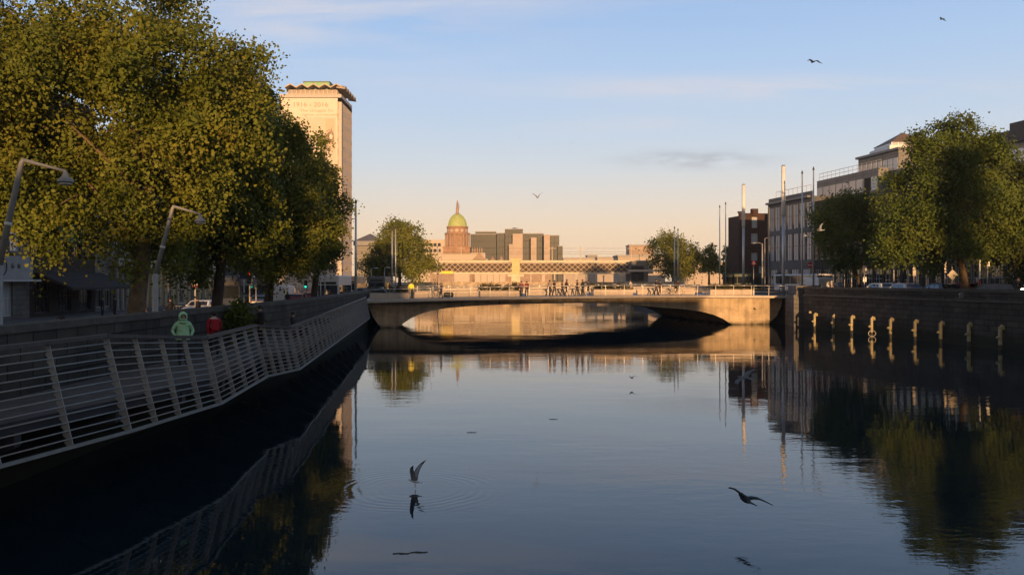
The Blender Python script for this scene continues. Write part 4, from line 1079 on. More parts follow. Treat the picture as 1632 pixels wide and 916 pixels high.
text('The struggle for', PX(478,240), TY0-.335, PZ(178.6,240), .78, M_print, ban, width=PX(533,240)-PX(478,240))
text('rights continued', PX(481,240), TY0-.335, PZ(185.2,240), .78, M_print, ban, width=PX(538,240)-PX(481,240))
# recessed top storey with posts, folded canopy, green roof house
m = MB(); m.bb(TX0+2.2,TX1-1.8,TY0+1.8,TY1-1.8,ZT_+.9,60.2); m.build('pavilion', M_libglass, tw)
m = MB()
for k in range(12):
    x = TX0+2.0+k*(TX1-TX0-3.6)/11; m.bb(x-.13,x+.13,TY0+1.45,TY0+1.75,ZT_+.9,60.0)
for k in range(9):
    y = TY0+2+k*(TY1-TY0-4)/8; m.bb(TX1-1.75,TX1-1.45,y-.13,y+.13,ZT_+.9,60.0)
m.bb(TX0+1.8,TX1-1.45,TY0+1.42,TY0+1.72,58.9,59.1)
m.build('pavilion_post', M_deckedge, tw)
m = MB(); nz = 5; x0, x1, y0, y1 = TX0+1.7, TX1+.3, TY0-.6, TY1+.9
def zz(k): return 60.2 if k % 2 == 0 else 61.15
N = nz*2
for k in range(N):
    xa, xb = x0+(x1-x0)*k/N, x0+(x1-x0)*(k+1)/N
    yc = (y0+y1)/2
    for (ya, yb2) in ((y0, y1),):
        a, b = zz(k), zz(k+1)
        m.add([(xa,ya,a),(xb,ya,b),(xb,yb2,b),(xa,yb2,a),(xa,ya,a+.36),(xb,ya,b+.36),(xb,yb2,b+.36),(xa,yb2,a+.36)],
              [(3,2,1,0),(4,5,6,7),(0,1,5,4),(1,2,6,5),(2,3,7,6),(3,0,4,7)])
N2 = 10
for k in range(N2):
    ya, yb2 = y0+(y1-y0)*k/N2, y0+(y1-y0)*(k+1)/N2; a, b = zz(k), zz(k+1)
    m.add([(x1-1.6,ya,a+.01),(x1-1.6,yb2,b+.01),(x1+.9,yb2,b-.35),(x1+.9,ya,a-.35),(x1-1.6,ya,a+.24),(x1-1.6,yb2,b+.24),(x1+.9,yb2,b-.1),(x1+.9,ya,a-.1)],
          [(3,2,1,0),(4,5,6,7),(0,1,5,4),(1,2,6,5),(2,3,7,6),(3,0,4,7)])
m.build('zigzag_canopy', mat('canopy_cream', (.42,.35,.26), .7, var=.15), tw)
m = MB(); m.bb(TX0+6.2,TX1-4.2,TY0+3.5,TY1-3.5,60.5,62.7); m.build('roof_house', M_copper, tw)
m = MB(); m.bb(TX0+6.0,TX1-4.0,TY0+3.3,TY1-3.3,62.702,63.0); m.build('roof_house_cap', mat('copper_edge', (.13,.17,.08), .7, var=.2), tw)
# low podium beside the tower
facade('low_office_block', 'low grey office block with a shallow pyramid roof between the tower and the far tree', (PX(566,262),262), (PX(612,262),262), 20, SL, PZ(392,262), mat('grey_render', (.25,.235,.21), .8, var=.1),
       [(2,4.6,3,2.2),(6.2,9.0,3,2.4)], cornice=True, parapet=0)
ro = MB(); bx = PX(588,266); ro.add([(bx-4.6,264,PZ(391,264)),(bx+4.6,264,PZ(391,264)),(bx+4.6,273,PZ(391,264)),(bx-4.6,273,PZ(391,264)),(bx-4.6,264,PZ(384,264)),(bx+4.6,264,PZ(384,264)),(bx+4.6,273,PZ(384,264)),(bx-4.6,273,PZ(384,264)),(bx,268.5,PZ(371,264))],
     [(0,1,5,4),(1,2,6,5),(2,3,7,6),(3,0,4,7),(4,5,8),(5,6,8),(6,7,8),(7,4,8)])
tag(ro.build('roof_lantern', M_lead), 'grey pyramid roof lantern standing on the low block right of the tower', 'roof lantern')

# ------------------------------------------------------------------ domed custom house, far left bank
ch = thing('domed_building', 'long golden stone building with a green dome and statue on its drum', 'public building')
dC = 400.; cx = PX(729,dC); q = dC/F
Z4 = lambda y: PZ(y,dC)
m = MB(); m.bb(cx-38*q*1.0,cx+48*q,dC-6,dC+22,2,Z4(415)); m.bb(cx-42*q,cx+150*q,dC-4,dC+18,2,Z4(419))
m.build('wall', M_custom, ch)
m = MB(); 
m.bb(cx-39*q,cx+49*q,dC-6.4,dC+22.4,Z4(415)+.003,Z4(413)); m.bb(cx-35*q,cx+45*q,dC-5,dC+20,Z4(413)+.003,Z4(403.5)); m.build('cornice', M_seat, ch)
m = MB(); xa = cx+36*q; m.extr([(xa-10*q,Z4(414)),(xa+10*q,Z4(414)),(xa,Z4(403))], lambda u,w: (u,dC-8.5,w), lambda u,w: (u,dC-6.5,w)); m.build('pediment', M_custom, ch)
m = MB(); xa = cx+36*q; 
for k in range(6): m.lathe([(.75,0),(.6,8)], (xa-8*q+k*3.2*q,dC-7.2,4), 10)
m.build('portico_column', M_custom, ch)
for k in range(9):
    m = MB(); x = cx-30*q+k*8.2*q; m.bb(x-.7,x+.7,dC-6.12,dC-5.95,8,11.5); m.build('window', M_glass, ch)
m = MB(); m.box((cx,dC,(Z4(404)+Z4(395.5))/2), (42*q,42*q,Z4(395.5)-Z4(404))); m.box((cx,dC,Z4(395.5)+.25), (44*q,44*q,.5)); m.build('tower_base', M_drum, ch)
m = MB(); m.lathe([(17.0*q,0),(17.0*q,Z4(372)-Z4(394.5))], (cx,dC,Z4(394.5)), 32, 0, False); m.build('drum', M_drum, ch)
for k in range(16):
    a = 2*math.pi*(k+.5)/16; m = MB(); m.lathe([(.55,0),(.45,.4),(.42,5.2),(.6,5.6)], (cx+18.6*q*math.cos(a), dC+18.6*q*math.sin(a), Z4(393)), 10); m.build('drum_column', M_custom, ch)
m = MB(); m.lathe([(19*q,0),(20*q,.4),(20.6*q,.9),(19*q,1.1)], (cx,dC,Z4(375)), 32); m.lathe([(16.6*q,0),(16.6*q,Z4(364)-Z4(371.6))], (cx,dC,Z4(371.6)), 32, 0, False); m.lathe([(16.6*q,0),(17.6*q,.5),(17.6*q,.8)], (cx,dC,Z4(364)), 32); m.build('upper_drum', M_drum, ch)
for k in range(12):
    a = 2*math.pi*k/12; m = MB(); m.tube([(cx+16.3*q*math.cos(a), dC+16.3*q*math.sin(a), Z4(368)), (cx+16.8*q*math.cos(a), dC+16.8*q*math.sin(a), Z4(368))], .75, 10, 0, False); m.build('round_window', M_seat, ch)
m = MB(); dr = 15.3*q; zt0 = Z4(363)
m.lathe([(dr*math.cos(a), zt0 + (Z4(340.5)-zt0)*math.sin(a)) for a in np.linspace(0, 1.38, 14)], (cx,dC,0), 36)
for k in range(18):
    a2 = 2*math.pi*k/18; m.tube([(cx+(dr+.04)*math.cos(a)*math.cos(a2), dC+(dr+.04)*math.cos(a)*math.sin(a2), zt0+(Z4(340.5)-zt0)*math.sin(a)) for a in np.linspace(0,1.3,8)], .10, 4)
m.build('dome', M_copper2, ch)
m = MB(); m.lathe([(3.4*q,0),(2.4*q,1.0),(2.2*q,2.4),(2.8*q,2.8),(1.6*q,3.2)], (cx,dC,Z4(341.5)), 14); m.build('lantern', M_custom, ch)
m = MB(); m.lathe([(.62,0),(.50,.6),(.56,1.5),(.42,2.3),(.52,2.9),(.22,3.3),(.26,3.6),(.26,3.9),(.05,4.15)], (cx,dC,Z4(333)), 12); m.tube([(cx+.4,dC,Z4(333)+2.6),(cx+.8,dC,Z4(333)+2.0),(cx+.8,dC,Z4(333)+.2)], .12, 6); m.build('statue', M_print_dk, ch)
for k in range(5):
    m = MB(); x = cx+(25+k*3.6)*q; m.lathe([(.5,0),(.35,.8),(.45,1.6),(.2,2.2),(.24,2.6)], (x,dC-4,Z4(403.5)), 8); m.build('roof_statue', M_custom, ch)
for k in (56,70): m = MB(); m.lathe([(1.2,0),(1.6,1.0),(.9,2.0),(.3,3.2)], (cx+k*q,dC,Z4(419)), 10); m.build('roof_urn', M_custom, ch)
o = MB(); o.box((PX(690,430),430,(PZ(383,430)+2)/2), (17,14,PZ(383,430)-2)); 
t = thing('pale_block', 'plain pale block behind the far left tree beside the dome', 'building'); o.build('wall', M_seat, t)
for k in range(2):
    for j in range(5):
        m = MB(); m.box((PX(676+j*6.5,430),422.9,PZ(391+k*9,430)), (1.4,.2,1.6)); m.build('window', M_glass, t)

# ------------------------------------------------------------------ green glass offices
fo = thing('glass_office_complex', 'blocky green glass offices with stone stair towers behind the railway bridge', 'office building')
dI = 450.; 
def gbox(xa, xb, yt, off, dep, nm, mt, yb=440):
    o = MB(); o.bb(PX(xa,dI+off),PX(xb,dI+off),dI+off,dI+off+dep,2,PZ(yt,dI+off)); return o.build(nm, mt, fo)
def gl(xa, xb, yt, off, dep):
    o = gbox(xa, xb, yt, off, dep, 'glass_wing', M_glass_gr)
    m = MB(); d = dI+off; x0, x1 = PX(xa,d), PX(xb,d); z1 = PZ(yt,d)
    n = max(2, int((x1-x0)/1.6))
    for k in range(n+1): x = x0+(x1-x0)*k/n; m.bb(x-.08,x+.08,d-.12,d-.003,2,z1)
    z = z1
    while z > 6: m.bb(x0,x1,d-.16,d-.125,z-.3,z); z -= 3.6
    m.build('mullion', mat('bronze_mullion', (.026,.028,.022), .6, .2, var=.1), o)
    m = MB(); m.bb(x0-.2,x1+.2,d-.3,d+dep+.2,z1+.003,z1+.5); m.build('roof', M_lead, o)
gl(750,792,374,14,20); gl(758,790,370,22,10); gl(792,806,372.5,8,20); gl(805,833,366,4,22); gl(833,866,373,6,20); gl(866,878,377,8,18); gl(877,891,376,2,16); gl(889,896.5,393,0,16)
for xa, xb, yt, off in ((817,833,372.5,-2),(811,828,389,-4),(846,855,378.5,-2),(867,876.5,374,-3)):
    gbox(xa, xb, yt, off, 8, 'stone_tower', mat('warm_stone_tower', (.44,.36,.29), .85, var=.12, scale=.4))
m = MB(); xa = PX(817,460); m.add([(PX(812,462),456,PZ(366,460)),(PX(830,462),456,PZ(366,460)),(PX(830,462),470,PZ(366,460)),(PX(812,462),470,PZ(366,460)),(PX(820,462),463,PZ(362,460))], [(0,1,4),(1,2,4),(2,3,4),(3,0,4)]); m.build('roof', M_lead, fo)

# far low skyline over the railway bridge
def far_block(label, xa, xb, yt, d, mt, nm='distant_building', win=True):
    t = thing(nm, label, 'building'); m = MB(); m.bb(PX(xa,d),PX(xb,d),d,d+15,2,PZ(yt,d)); m.build('wall', mt, t)
    m = MB(); m.bb(PX(xa,d)-.3,PX(xb,d)+.3,d-.3,d+15.3,PZ(yt,d)+.003,PZ(yt,d)+.7); m.build('roof', M_lead, t)
    if win:
        w_ = PX(xb,d)-PX(xa,d); n = max(3, int(w_/4)); z = PZ(yt,d)-2.2; r = 0
        while z > 5 and r < 4:
            for k in range(n): m = MB(); x = PX(xa,d)+w_*(k+.5)/n; m.box((x,d-.003,z), (w_/n*.5,.1,1.5)); m.build('window', M_glass, t)
            z -= 3.4; r += 1
M_far1 = mat('distant_render', (.42,.36,.30), .85, var=.1, scale=.3); M_far2 = mat('distant_brick', (.36,.26,.19), .85, var=.15, scale=.3)
far_block('distant brown block standing behind the railway bridge left of the right bank trees', 1003, 1042, 391.5, 520, M_far2, win=False)
far_block('distant low pale sheds just right of the glass offices', 898, 950, 412, 600, M_far1, win=False)
far_block('distant small grey roof plant block above the railway lattice', 936, 952, 407.5, 640, mat('far_grey', (.25,.24,.22), .8, var=.1), win=False)
far_block('distant low pale blocks above the right half of the lattice', 952, 1004, 411, 560, M_far1, win=False)
far_block('distant pale hall with a sloping lit roof beside the brown block', 985, 1060, 409, 330, M_far1, win=False)
far_block('distant buildings at the end of the right quay behind the small trees', 1085, 1180, 420, 260, M_far1)

# ------------------------------------------------------------------ railway lattice bridge and the road bridge in front of it
rb = thing('railway_bridge', 'cream iron railway bridge of criss-cross lattice girders crossing the river beyond', 'railway bridge')
dR = 250.; z0, z1 = PZ(434.5,dR), PZ(416,dR)
for xa, xb in ((689,816),(829,1041)):
    X0, X1 = PX(xa,dR), PX(xb,dR)
    for y in (dR, dR+8):
        m = MB(); m.bb(X0,X1,y-.25,y+.25,z0-.35,z0+.15); m.bb(X0,X1,y-.25,y+.25,z1-.3,z1+.2)
        n = int(round((X1-X0)/1.75)); s = (X1-X0)/n; hh = z1-z0
        for k in range(n):
            xc = X0+s*k
            for a, b in (((xc,z0+.15),(xc+2*s,z1-.3)),((xc,z1-.3),(xc+2*s,z0+.15))):
                if b[0] > X1+.01: b = ((a[0]+b[0])/2, (a[1]+b[1])/2)
                m.bar((a[0],y,a[1]),(b[0],y,b[1]),.36,.12)
        for a, b in (((X0,z0+hh/2),(X0+s,z1-.3)),((X0,z0+hh/2),(X0+s,z0+.15))): m.bar((a[0],y,a[1]),(b[0],y,b[1]),.36,.12)
        m.build('lattice_girder', M_iron, rb)
    m = MB(); m.bb(X0,X1,dR+.3,dR+7.7,z0-.2,z0+.1); m.bb(X0,X1,dR+.8,dR+1.0,z0-.2,z0+(z1-z0)*.72); m.bb(X0,X1,dR+6.8,dR+7,z0-.2,z0+(z1-z0)*.8); m.build('track_deck_and_shade_panels', mat('rusty_deck_and_shade', (.085,.055,.035), .9, var=.3), rb)  # deck; the upright dark panels are added for the shade behind the lattice
m = MB(); xc = PX(822,dR); m.bb(xc-1.3,xc+1.3,dR-.6,dR+8.6,0,z0-1.2); m.bb(xc-2.4,xc+2.4,dR-1.0,dR+9,z0-1.2,z0-.5); m.build('river_pier', M_iron, rb)
m = MB(); m.bb(xc-1.15,xc+1.15,dR-.45,dR+8.45,z0-.5,z1+.2); m.bb(xc-1.6,xc+1.6,dR-.8,dR+8.8,z1+.2,z1+.75); m.bb(xc-1.6,xc+1.6,dR-.8,dR+8.8,z0+.9,z0+1.3); m.build('portal', mat('yellow_cream_iron', (.55,.46,.22), .6, var=.1), rb)
for px in (699,735,880,925,1006,1019):
    m = MB(); x = PX(px,dR+4); m.tube([(x,dR+4,z0),(x,dR+4,PZ(392,dR))], .12, 6); m.bar((x-1.2,dR+4,PZ(395,dR)),(x+1.2,dR+4,PZ(395,dR)),.10,.10); m.build('catenary_mast', M_iron, rb)
m = MB()
for z in (PZ(395,dR),PZ(400.5,dR),PZ(404,dR)): m.tube([(PX(560,dR),dR+4,z),(PX(1060,dR),dR+4,z)], .035, 4)
m.build('overhead_wire', M_steel_dk, rb)
m = MB(); m.bb(PX(1005,dR-2),PX(1033,dR-2),dR-2,dR+9,2,PZ(416,dR)); m.build('abutment', mat('grey_abutment', (.14,.13,.12), .85, var=.2), rb)
m = MB(); m.bb(PX(1007,dR-3),PX(1026,dR-3),dR-3.2,dR-2.003,PZ(446,dR),PZ(424,dR)); m.build('abutment_arch', M_dark, rb)  # solid block coloured near black where the arch opening would be
m = MB(); m.bb(PX(1000,dR-3),PX(1050,dR-3),dR-4.5,dR-3.3,PZ(433,dR),PZ(430,dR)); m.build('canopy', M_seat, rb)
rbd = thing('road_bridge', 'low stone road bridge with a solid lit parapet in front of the railway bridge', 'road bridge')
dB = 228.
m = MB(); x0, x1 = PX(660,dB), PX(1070,dB); m.bb(x0,x1,dB+.6,dB+15,2.4,3.7); m.build('deck', M_concrete, rbd)
m = MB(); m.bb(x0,x1,dB,dB+.55,2.2,PZ(451,dB)); m.bb(x0,x1,dB-.15,dB+.65,PZ(451,dB)+.003,PZ(449.5,dB)); m.build('parapet', M_concrete, rbd)
for px in (735,806,866,934,1000):
    m = MB(); x = PX(px,dB); m.bb(x-.9,x+.9,dB-.5,dB-.16,0,PZ(448.5,dB)); m.build('pier', M_concrete, rbd)
ar = MB()
for a, b in ((680,735),(735,866),(866,1000),(1000,1060)):
    X0, X1 = PX(a,dB), PX(b,dB); n = 12
    for k in range(n):
        ua, ub = k/n, (k+1)/n; za, zc = 2.2*math.sqrt(max(0,1-(2*ua-1)**2)), 2.2*math.sqrt(max(0,1-(2*ub-1)**2))
        ar.add([(X0+(X1-X0)*ua,dB+.02,za),(X0+(X1-X0)*ub,dB+.02,zc),(X0+(X1-X0)*ub,dB+.02,2.2),(X0+(X1-X0)*ua,dB+.02,2.2),
                (X0+(X1-X0)*ua,dB+14,za),(X0+(X1-X0)*ub,dB+14,zc),(X0+(X1-X0)*ub,dB+14,2.2),(X0+(X1-X0)*ua,dB+14,2.2)], [(0,1,2,3),(4,7,6,5),(0,4,5,1)])
ar.build('arch', M_concrete, rbd)
t = thing('hoarding', 'row of pale timber hoarding panels on the road bridge under the lattice', 'hoarding')
for k in range(5):
    m = MB(); xa = PX(757+k*9.9,dB+16); m.bb(xa,xa+1.62,dB+16,dB+16.12,3.6,PZ(435.5,dB+16)); m.build('panel', M_seat, t)
m = MB(); xa = PX(724,dB+18); m.bb(xa,xa+4.5,dB+18,dB+18.1,3.6,PZ(436,dB+18)); t2 = thing('hoarding', 'pale slatted hoarding behind the dark van by the yellow sign', 'hoarding'); m.build('panel', M_seat, t2)
t = thing('yellow_sign', 'long bright yellow sign board left of the railway lattice', 'sign')
m = MB(); m.box((PX(712.5,200),200,PZ(434,200)), (2.9,.1,.62), 0, 0, .02); m.build('board', M_yellow, t)
for px in (705,721): m = MB(); m.tube([(PX(px,200),200.15,3),(PX(px,200),200.15,PZ(433,200))], .06, 6); m.build('post', M_post, t)
for i, (px, h) in enumerate(((846,437),(866,438),(884,437),(900,438),(918,437),(934,438),(962,440),(990,440))):
    t = thing('bridge_column', ['pale lamp pillar on the road bridge right of the yellow portal','pale broad pillar on the road bridge under the lattice','slim pillar on the road bridge above the pair of walkers','slim pillar on the road bridge left of the group of three','slim pillar on the road bridge above the group of three','pale pillar on the road bridge right of the group of three','small pillar on the road bridge above the low planter','last small pillar on the road bridge before the dark abutment'][i], 'pillar', (PX(px,238),238,3.6), 0, 'pillars on the road bridge')
    m = MB(); w_ = .9 if px == 866 else .35; m.box((0,0,(PZ(h,238)-3.6)/2), (w_,w_,PZ(h,238)-3.6), 0, 0, .03); m.build('shaft', M_seat, t)
    m = MB(); m.box((0,0,PZ(h,238)-3.5), (w_*1.5,w_*1.5,.22), 0, 0, .03); m.build('capital', M_seat, t)

# ------------------------------------------------------------------ right bank buildings
def RP(px, a=62., s=.17):
    q = (px-816)/F; d = a/(q+s); return (a-s*d, d)
# brick gable facing the camera
t, L, H = facade('brick_gable_building', 'dark red brick building with a plain gable and single column of windows', (PX(1178,147),147), (PX(1228,148),148), 4.5, SR, PZ(344,147), M_brick,
    [(2.2,4.2,1,1.0,3.4,5.0),(5.2,6.6,1,1.2,2.2,3.6),(8.2,10.0,1,1.25,2.2,3.6),(11.0,12.9,1,1.05,2.2,3.6)], cornice=False, frame=M_frame, parapet=.5, glass=M_glass_lt)
m = MB(); m.bb(L*.42,L*.60,-.1,.8,H,H+1.3); m.build('chimney', M_brick, t)
m = MB(); m.bb(-.08,.5,-.12,.5,H+.502,H+.8); m.bb(0,L,-.16,-.003,7.3,7.6); m.build('string_course', M_brick2, t)
m = MB(); m.lathe([(.525,0),(.525,.02)], (0,0,0), 20)
t, L, H = facade('glass_corner_building', 'modern grey building with tall gridded panes at the right quay corner', RP(1225), RP(1294), 15, SR, 16.9, mat('grey_panel', (.085,.09,.097), .6, var=.12),
    [(1.0,3.4,4,2.2),(4.6,8.6,7,1.45),(9.2,12.9,7,1.45)], frame=M_frame_dk, glass=M_glass_lt, cornice=False, parapet=.7, reveal=.15)
m = MB(); m.bb(-.02,.35,-.12,-.003,.0,H); m.bb(-.1,L*.97,-.5,-.003,H-.2,H+.1); m.build('eaves', M_lead, t)
m = MB()
for k in range(9): x = L*.1+k*L*.1; m.tube([(x,.6,H+.7),(x,.6,H+1.7)], .03, 5)
m.tube([(L*.1,.6,H+1.7),(L*.9,.6,H+1.7)], .03, 5); m.build('roof_railing', M_post, t)
# its west facing gable: stone with slit windows
m = MB()
facade('brick_quay_house', 'dark brown brick quay house behind the slim masts', RP(1294.5), RP(1345), 13, SR, 15.4, M_brick2, [(.5,3.2,3,2.3),(4.6,7.0,5,1.1),(8.4,10.4,5,1.1)], pitched=False, chim=1, frame=M_frame)
facade('brick_quay_house', 'dark brick quay house with chimney pots behind the smaller right tree', RP(1345.5), RP(1408), 13, SR, 14.6, M_brick, [(.5,3.2,4,2.3),(4.6,6.9,6,1.1),(8.1,10.0,6,1.1)], chim=2, frame=M_frame)
facade('brick_quay_house', 'dark terrace with shopfronts behind the big right bank tree', RP(1408.5), RP(1500), 13, SR, 14.8, M_brick2, [(.4,3.0,6,2.4),(4.6,6.9,8,1.1),(8.1,10.2,8,1.1)], chim=2, frame=M_frame)
facade('stone_quay_house', 'dark stone terrace with an arched doorway at the right edge', RP(1500.5), RP(1660), 13, SR, 15.4, M_stone, [(.4,3.4,6,2.0),(5.0,7.6,9,1.2),(9.0,11.2,9,1.2)], chim=0, frame=M_frame)
facade('brick_quay_house', 'brick terrace continuing out of frame along the right quay', RP(1661), (61,6), 13, SR, 15.8, M_brick2, [(.4,3.4,9,2.0),(5.0,7.6,12,1.2),(9.0,11.2,12,1.2)], chim=2, frame=M_frame)
# stepped office block behind, with pyramid
ob = thing('stepped_office_block', 'stepped grey office block with roof railings and a small brown pyramid on top', 'office building')
def band(pa, pb, a, dep, z0, z1, nm, mt, win=None):
    A, B = Vector(RP(pa, a)), Vector(RP(pb, a)); u = (B-A).normalized(); nrm = Vector((u.y,-u.x));  nrm = -nrm if nrm.x < 0 else nrm
    m = MB(); m.prism([tuple(A), tuple(B), tuple(B+nrm*dep), tuple(A+nrm*dep)], z0, z1); o = m.build(nm, mt, ob)
    if win:
        za, zc, n = win; L = (B-A).length
        for k in range(n):
            p = A+u*(L*(k+.08)/n)-nrm*.06; q2 = A+u*(L*(k+.92)/n)-nrm*.06
            m = MB(); m.prism([tuple(p),tuple(q2),tuple(q2+nrm*.05),tuple(p+nrm*.05)], za, zc); m.build('window', M_glass_lt, o)
    return A, B, u, nrm, o
A, B, u, nr, o = band(1302,1400,68,16,4,PZ(285,124),'lower_tier',M_greystone,(17.2,19.0,9))
m = MB()
for k in range(15):
    p = A.lerp(B, k/14)+nr*.4; m.tube([(p.x,p.y,PZ(285,124)),(p.x,p.y,PZ(285,124)+1.1)], .03, 5)
p, q2 = A+nr*.4, B+nr*.4
for hh in (.55,1.1): m.tube([(p.x,p.y,PZ(285,124)+hh),(q2.x,q2.y,PZ(285,124)+hh)], .03, 5)
m.build('roof_railing', M_post, ob)
A, B, u, nr, o = band(1368,1432,69.5,15,4,22.2,'upper_tier',M_greystone,(19.6,21.2,8))
m = MB(); m.prism([tuple(A-nr*.3-u*.3),tuple(B-nr*.3+u*.3),tuple(B+nr*15.3+u*.3),tuple(A+nr*15.3-u*.3)], 22.203, 22.5); m.build('roof', M_lead, ob)
pyx, pyy = PX(1438,118), 118.; hw_ = 2.75
m = MB(); m.bb(pyx-hw_-.5,pyx+hw_+.5,pyy-hw_-.5,pyy+hw_+.5,22.4,PZ(237,118)); m.build('pyramid_base', M_white, ob)
m = MB(); m.bb(pyx-hw_,pyx+hw_,pyy-hw_,pyy+hw_,PZ(237,118)+.003,PZ(231.5,118)); m.build('glazing_band', M_glass_lt, ob)
for k in range(7): m = MB(); x = pyx-hw_+k*hw_*2/6; m.bb(x-.06,x+.06,pyy-hw_-.05,pyy-hw_-.003,PZ(237,118)+.003,PZ(231.5,118)); m.build('mullion', M_white, ob)
zb_ = PZ(231.5,118)+.003; e = hw_+.15
m = MB(); m.add([(pyx-e,pyy-e,zb_),(pyx+e,pyy-e,zb_),(pyx+e,pyy+e,zb_),(pyx-e,pyy+e,zb_),(pyx,pyy,PZ(211.5,118))], [(3,2,1,0),(0,1,4),(1,2,4),(2,3,4),(3,0,4)]); m.build('pyramid_roof', mat('brown_pyramid_sheet', (.16,.115,.08), .6, var=.2, scale=2), ob)
ob = thing('dark_roofed_block', 'dark flat topped block rising behind the big tree at the right edge', 'building')
band(1555,1700,66,14,4,19.1,'wall',M_greystone,(16.9,18.4,10)); band(1552,1700,65.7,14.6,19.103,20.4,'roof',M_slate); band(1609,1700,66.5,13,20.403,21.3,'roof_plant',M_slate)

# ------------------------------------------------------------------ unseen blocks added upriver, behind the viewpoint, shaped to shade the near quays
ub = MB()
for xa, xb, h in ((-230,-60,26),(-60,-16,29),(-16,-6,14.2),(-6,0,16.4),(0,3.6,18.2),(3.6,37,16.8),(37,47.7,9.5),(47.7,50,27),(50,52,16.8),(52,60,18),(60,70,23),(70,150,25),(150,230,27)):
    ub.bb(xa,xb-.05,-114,-100,0,h+.0)
tag(ub.build('upriver_shade_blocks', M_brick2), kind='structure')
# ------------------------------------------------------------------ trees
def lobes_px(bx, by, bz, d, L):
    """(px,py,r px wide,r px high,depth m, depth shift): measured at distance d, returned relative to the tree base"""
    out = []; s = d/F
    for px, py, rw, rh, dep, dy in L:
        x, _, z = P(px, py, d); out.append((x-bx, d-by+dy, z-bz, rw*s, dep, rh*s))
    return out
def px_tree(name, label, px, d, base, L, n, leaf, lm, bark, tr, tpx, limbs=8, clump=.45, per=14, shape=6, group=None, fill=.5):
    bx = PX(px, d); tp = [(PX(a, d)-bx, 0, (PZ(b, d) if b else base)-base) for a, b in tpx]
    return tree(name, label, 'tree', (bx, d, base), lobes_px(bx, d, base, d, L), n, leaf, lm, bark, tr, tp, limbs, clump, per, shape, group, fill)
G1 = 'plane trees along the left quay'
px_tree('plane_tree', 'biggest plane tree with a thick trunk and wide yellow green crown at upper left', 214, 35, SL,
    [(100,150,190,180,4.6,0),(250,130,130,130,4.2,0),(20,260,130,130,4.2,-.5),(235,280,120,120,4.2,0),(130,330,80,80,3.2,-1.5),(150,30,200,110,4.6,0),(330,210,90,110,3.4,.5),(-60,140,140,170,4.4,0),(250,390,80,50,3.0,.5),(345,100,70,75,3.0,.5)],
    150000, .135, LEAF_SUN, M_bark, .42, [(214,None),(217,495),(228,400),(238,320),(240,240)], 12, .40, 46, group=G1)
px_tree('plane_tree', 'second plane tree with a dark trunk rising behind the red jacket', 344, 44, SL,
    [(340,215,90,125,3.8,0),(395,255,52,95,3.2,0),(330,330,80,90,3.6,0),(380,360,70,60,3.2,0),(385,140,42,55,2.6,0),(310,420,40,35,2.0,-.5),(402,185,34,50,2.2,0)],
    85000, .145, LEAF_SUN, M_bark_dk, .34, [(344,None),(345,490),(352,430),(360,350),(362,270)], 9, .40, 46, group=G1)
px_tree('plane_tree', 'third plane tree standing just left of the tower front', 428, 54, SL,
    [(450,275,46,80,3.4,0),(440,345,60,80,3.4,0),(452,205,22,34,2.0,0),(420,400,60,45,3.0,0),(485,300,42,75,2.8,0),(480,380,50,55,2.8,0),(474,232,18,28,1.7,0)],
    60000, .155, LEAF_SUN, M_bark_dk, .33, [(428,None),(428,480),(432,430),(440,360),(445,300)], 8, .42, 44, group=G1)
px_tree('plane_tree', 'fourth plane tree with sunlit sprays against the tower base', 500, 68, SL,
    [(511,300,22,56,2.4,0),(522,340,21,44,2.2,0),(500,360,40,48,2.8,0),(512,388,26,36,2.4,0),(486,410,38,30,2.6,0),(513,237,9,26,.9,0),(552,328,12,13,.7,0)],
    32000, .175, LEAF_SUN, M_bark_dk, .32, [(500,None),(500,475),(505,430),(512,370),(516,310)], 7, .40, 40, group=G1)
px_tree('quay_tree', 'leafy tree on the far left bank between the tower and the green dome', 637, 150, SL,
    [(635,390,40,34,5,0),(612,405,30,28,4,0),(660,405,34,26,4.5,0),(625,366,24,17,3,0),(650,375,22,18,3,0),(640,425,52,18,5,0),(592,425,18,16,3,0),(685,422,14,14,2,0)],
    20000, .36, LEAF_FAR, M_bark_dk, .35, [(637,None),(637,450),(636,400),(634,375)], 7, .8, 26, 4)
px_tree('quay_tree', 'leafy tree on the far right bank behind the pair of slim poles', 1080, 170, SR-.5,
    [(1060,402,25,27,4,0),(1092,405,26,26,4,0),(1062,376,12,9,2,0),(1078,388,20,16,3,0),(1075,425,36,18,4.5,0),(1105,418,14,22,3,0)],
    14000, .36, LEAF_FAR, M_bark_dk, .3, [(1080,None),(1080,440),(1078,410),(1076,390)], 6, .75, 26, 4)
px_tree('quay_tree', 'small pointed tree left of the pair of slim distant masts', 1130, 165, SR,
    [(1131,410,12,20,2.2,0),(1128,425,15,12,2.2,0),(1132,396,6,9,1.2,0)], 3600, .36, LEAF_FAR, M_bark_dk, .2, [(1130,None),(1130,430),(1130,400)], 4, .42, 12, 4, 'small trees left of the brick gable')
px_tree('quay_tree', 'small tree close beside the left wall of the brick gable', 1162, 160, SR,
    [(1163,412,13,18,2.2,0),(1160,426,16,11,2.2,0),(1160,397,6,8,1.2,0),(1172,422,9,12,1.5,0)], 3800, .36, LEAF_FAR, M_bark_dk, .2, [(1162,None),(1162,430),(1162,400)], 4, .42, 12, 4, 'small trees left of the brick gable')
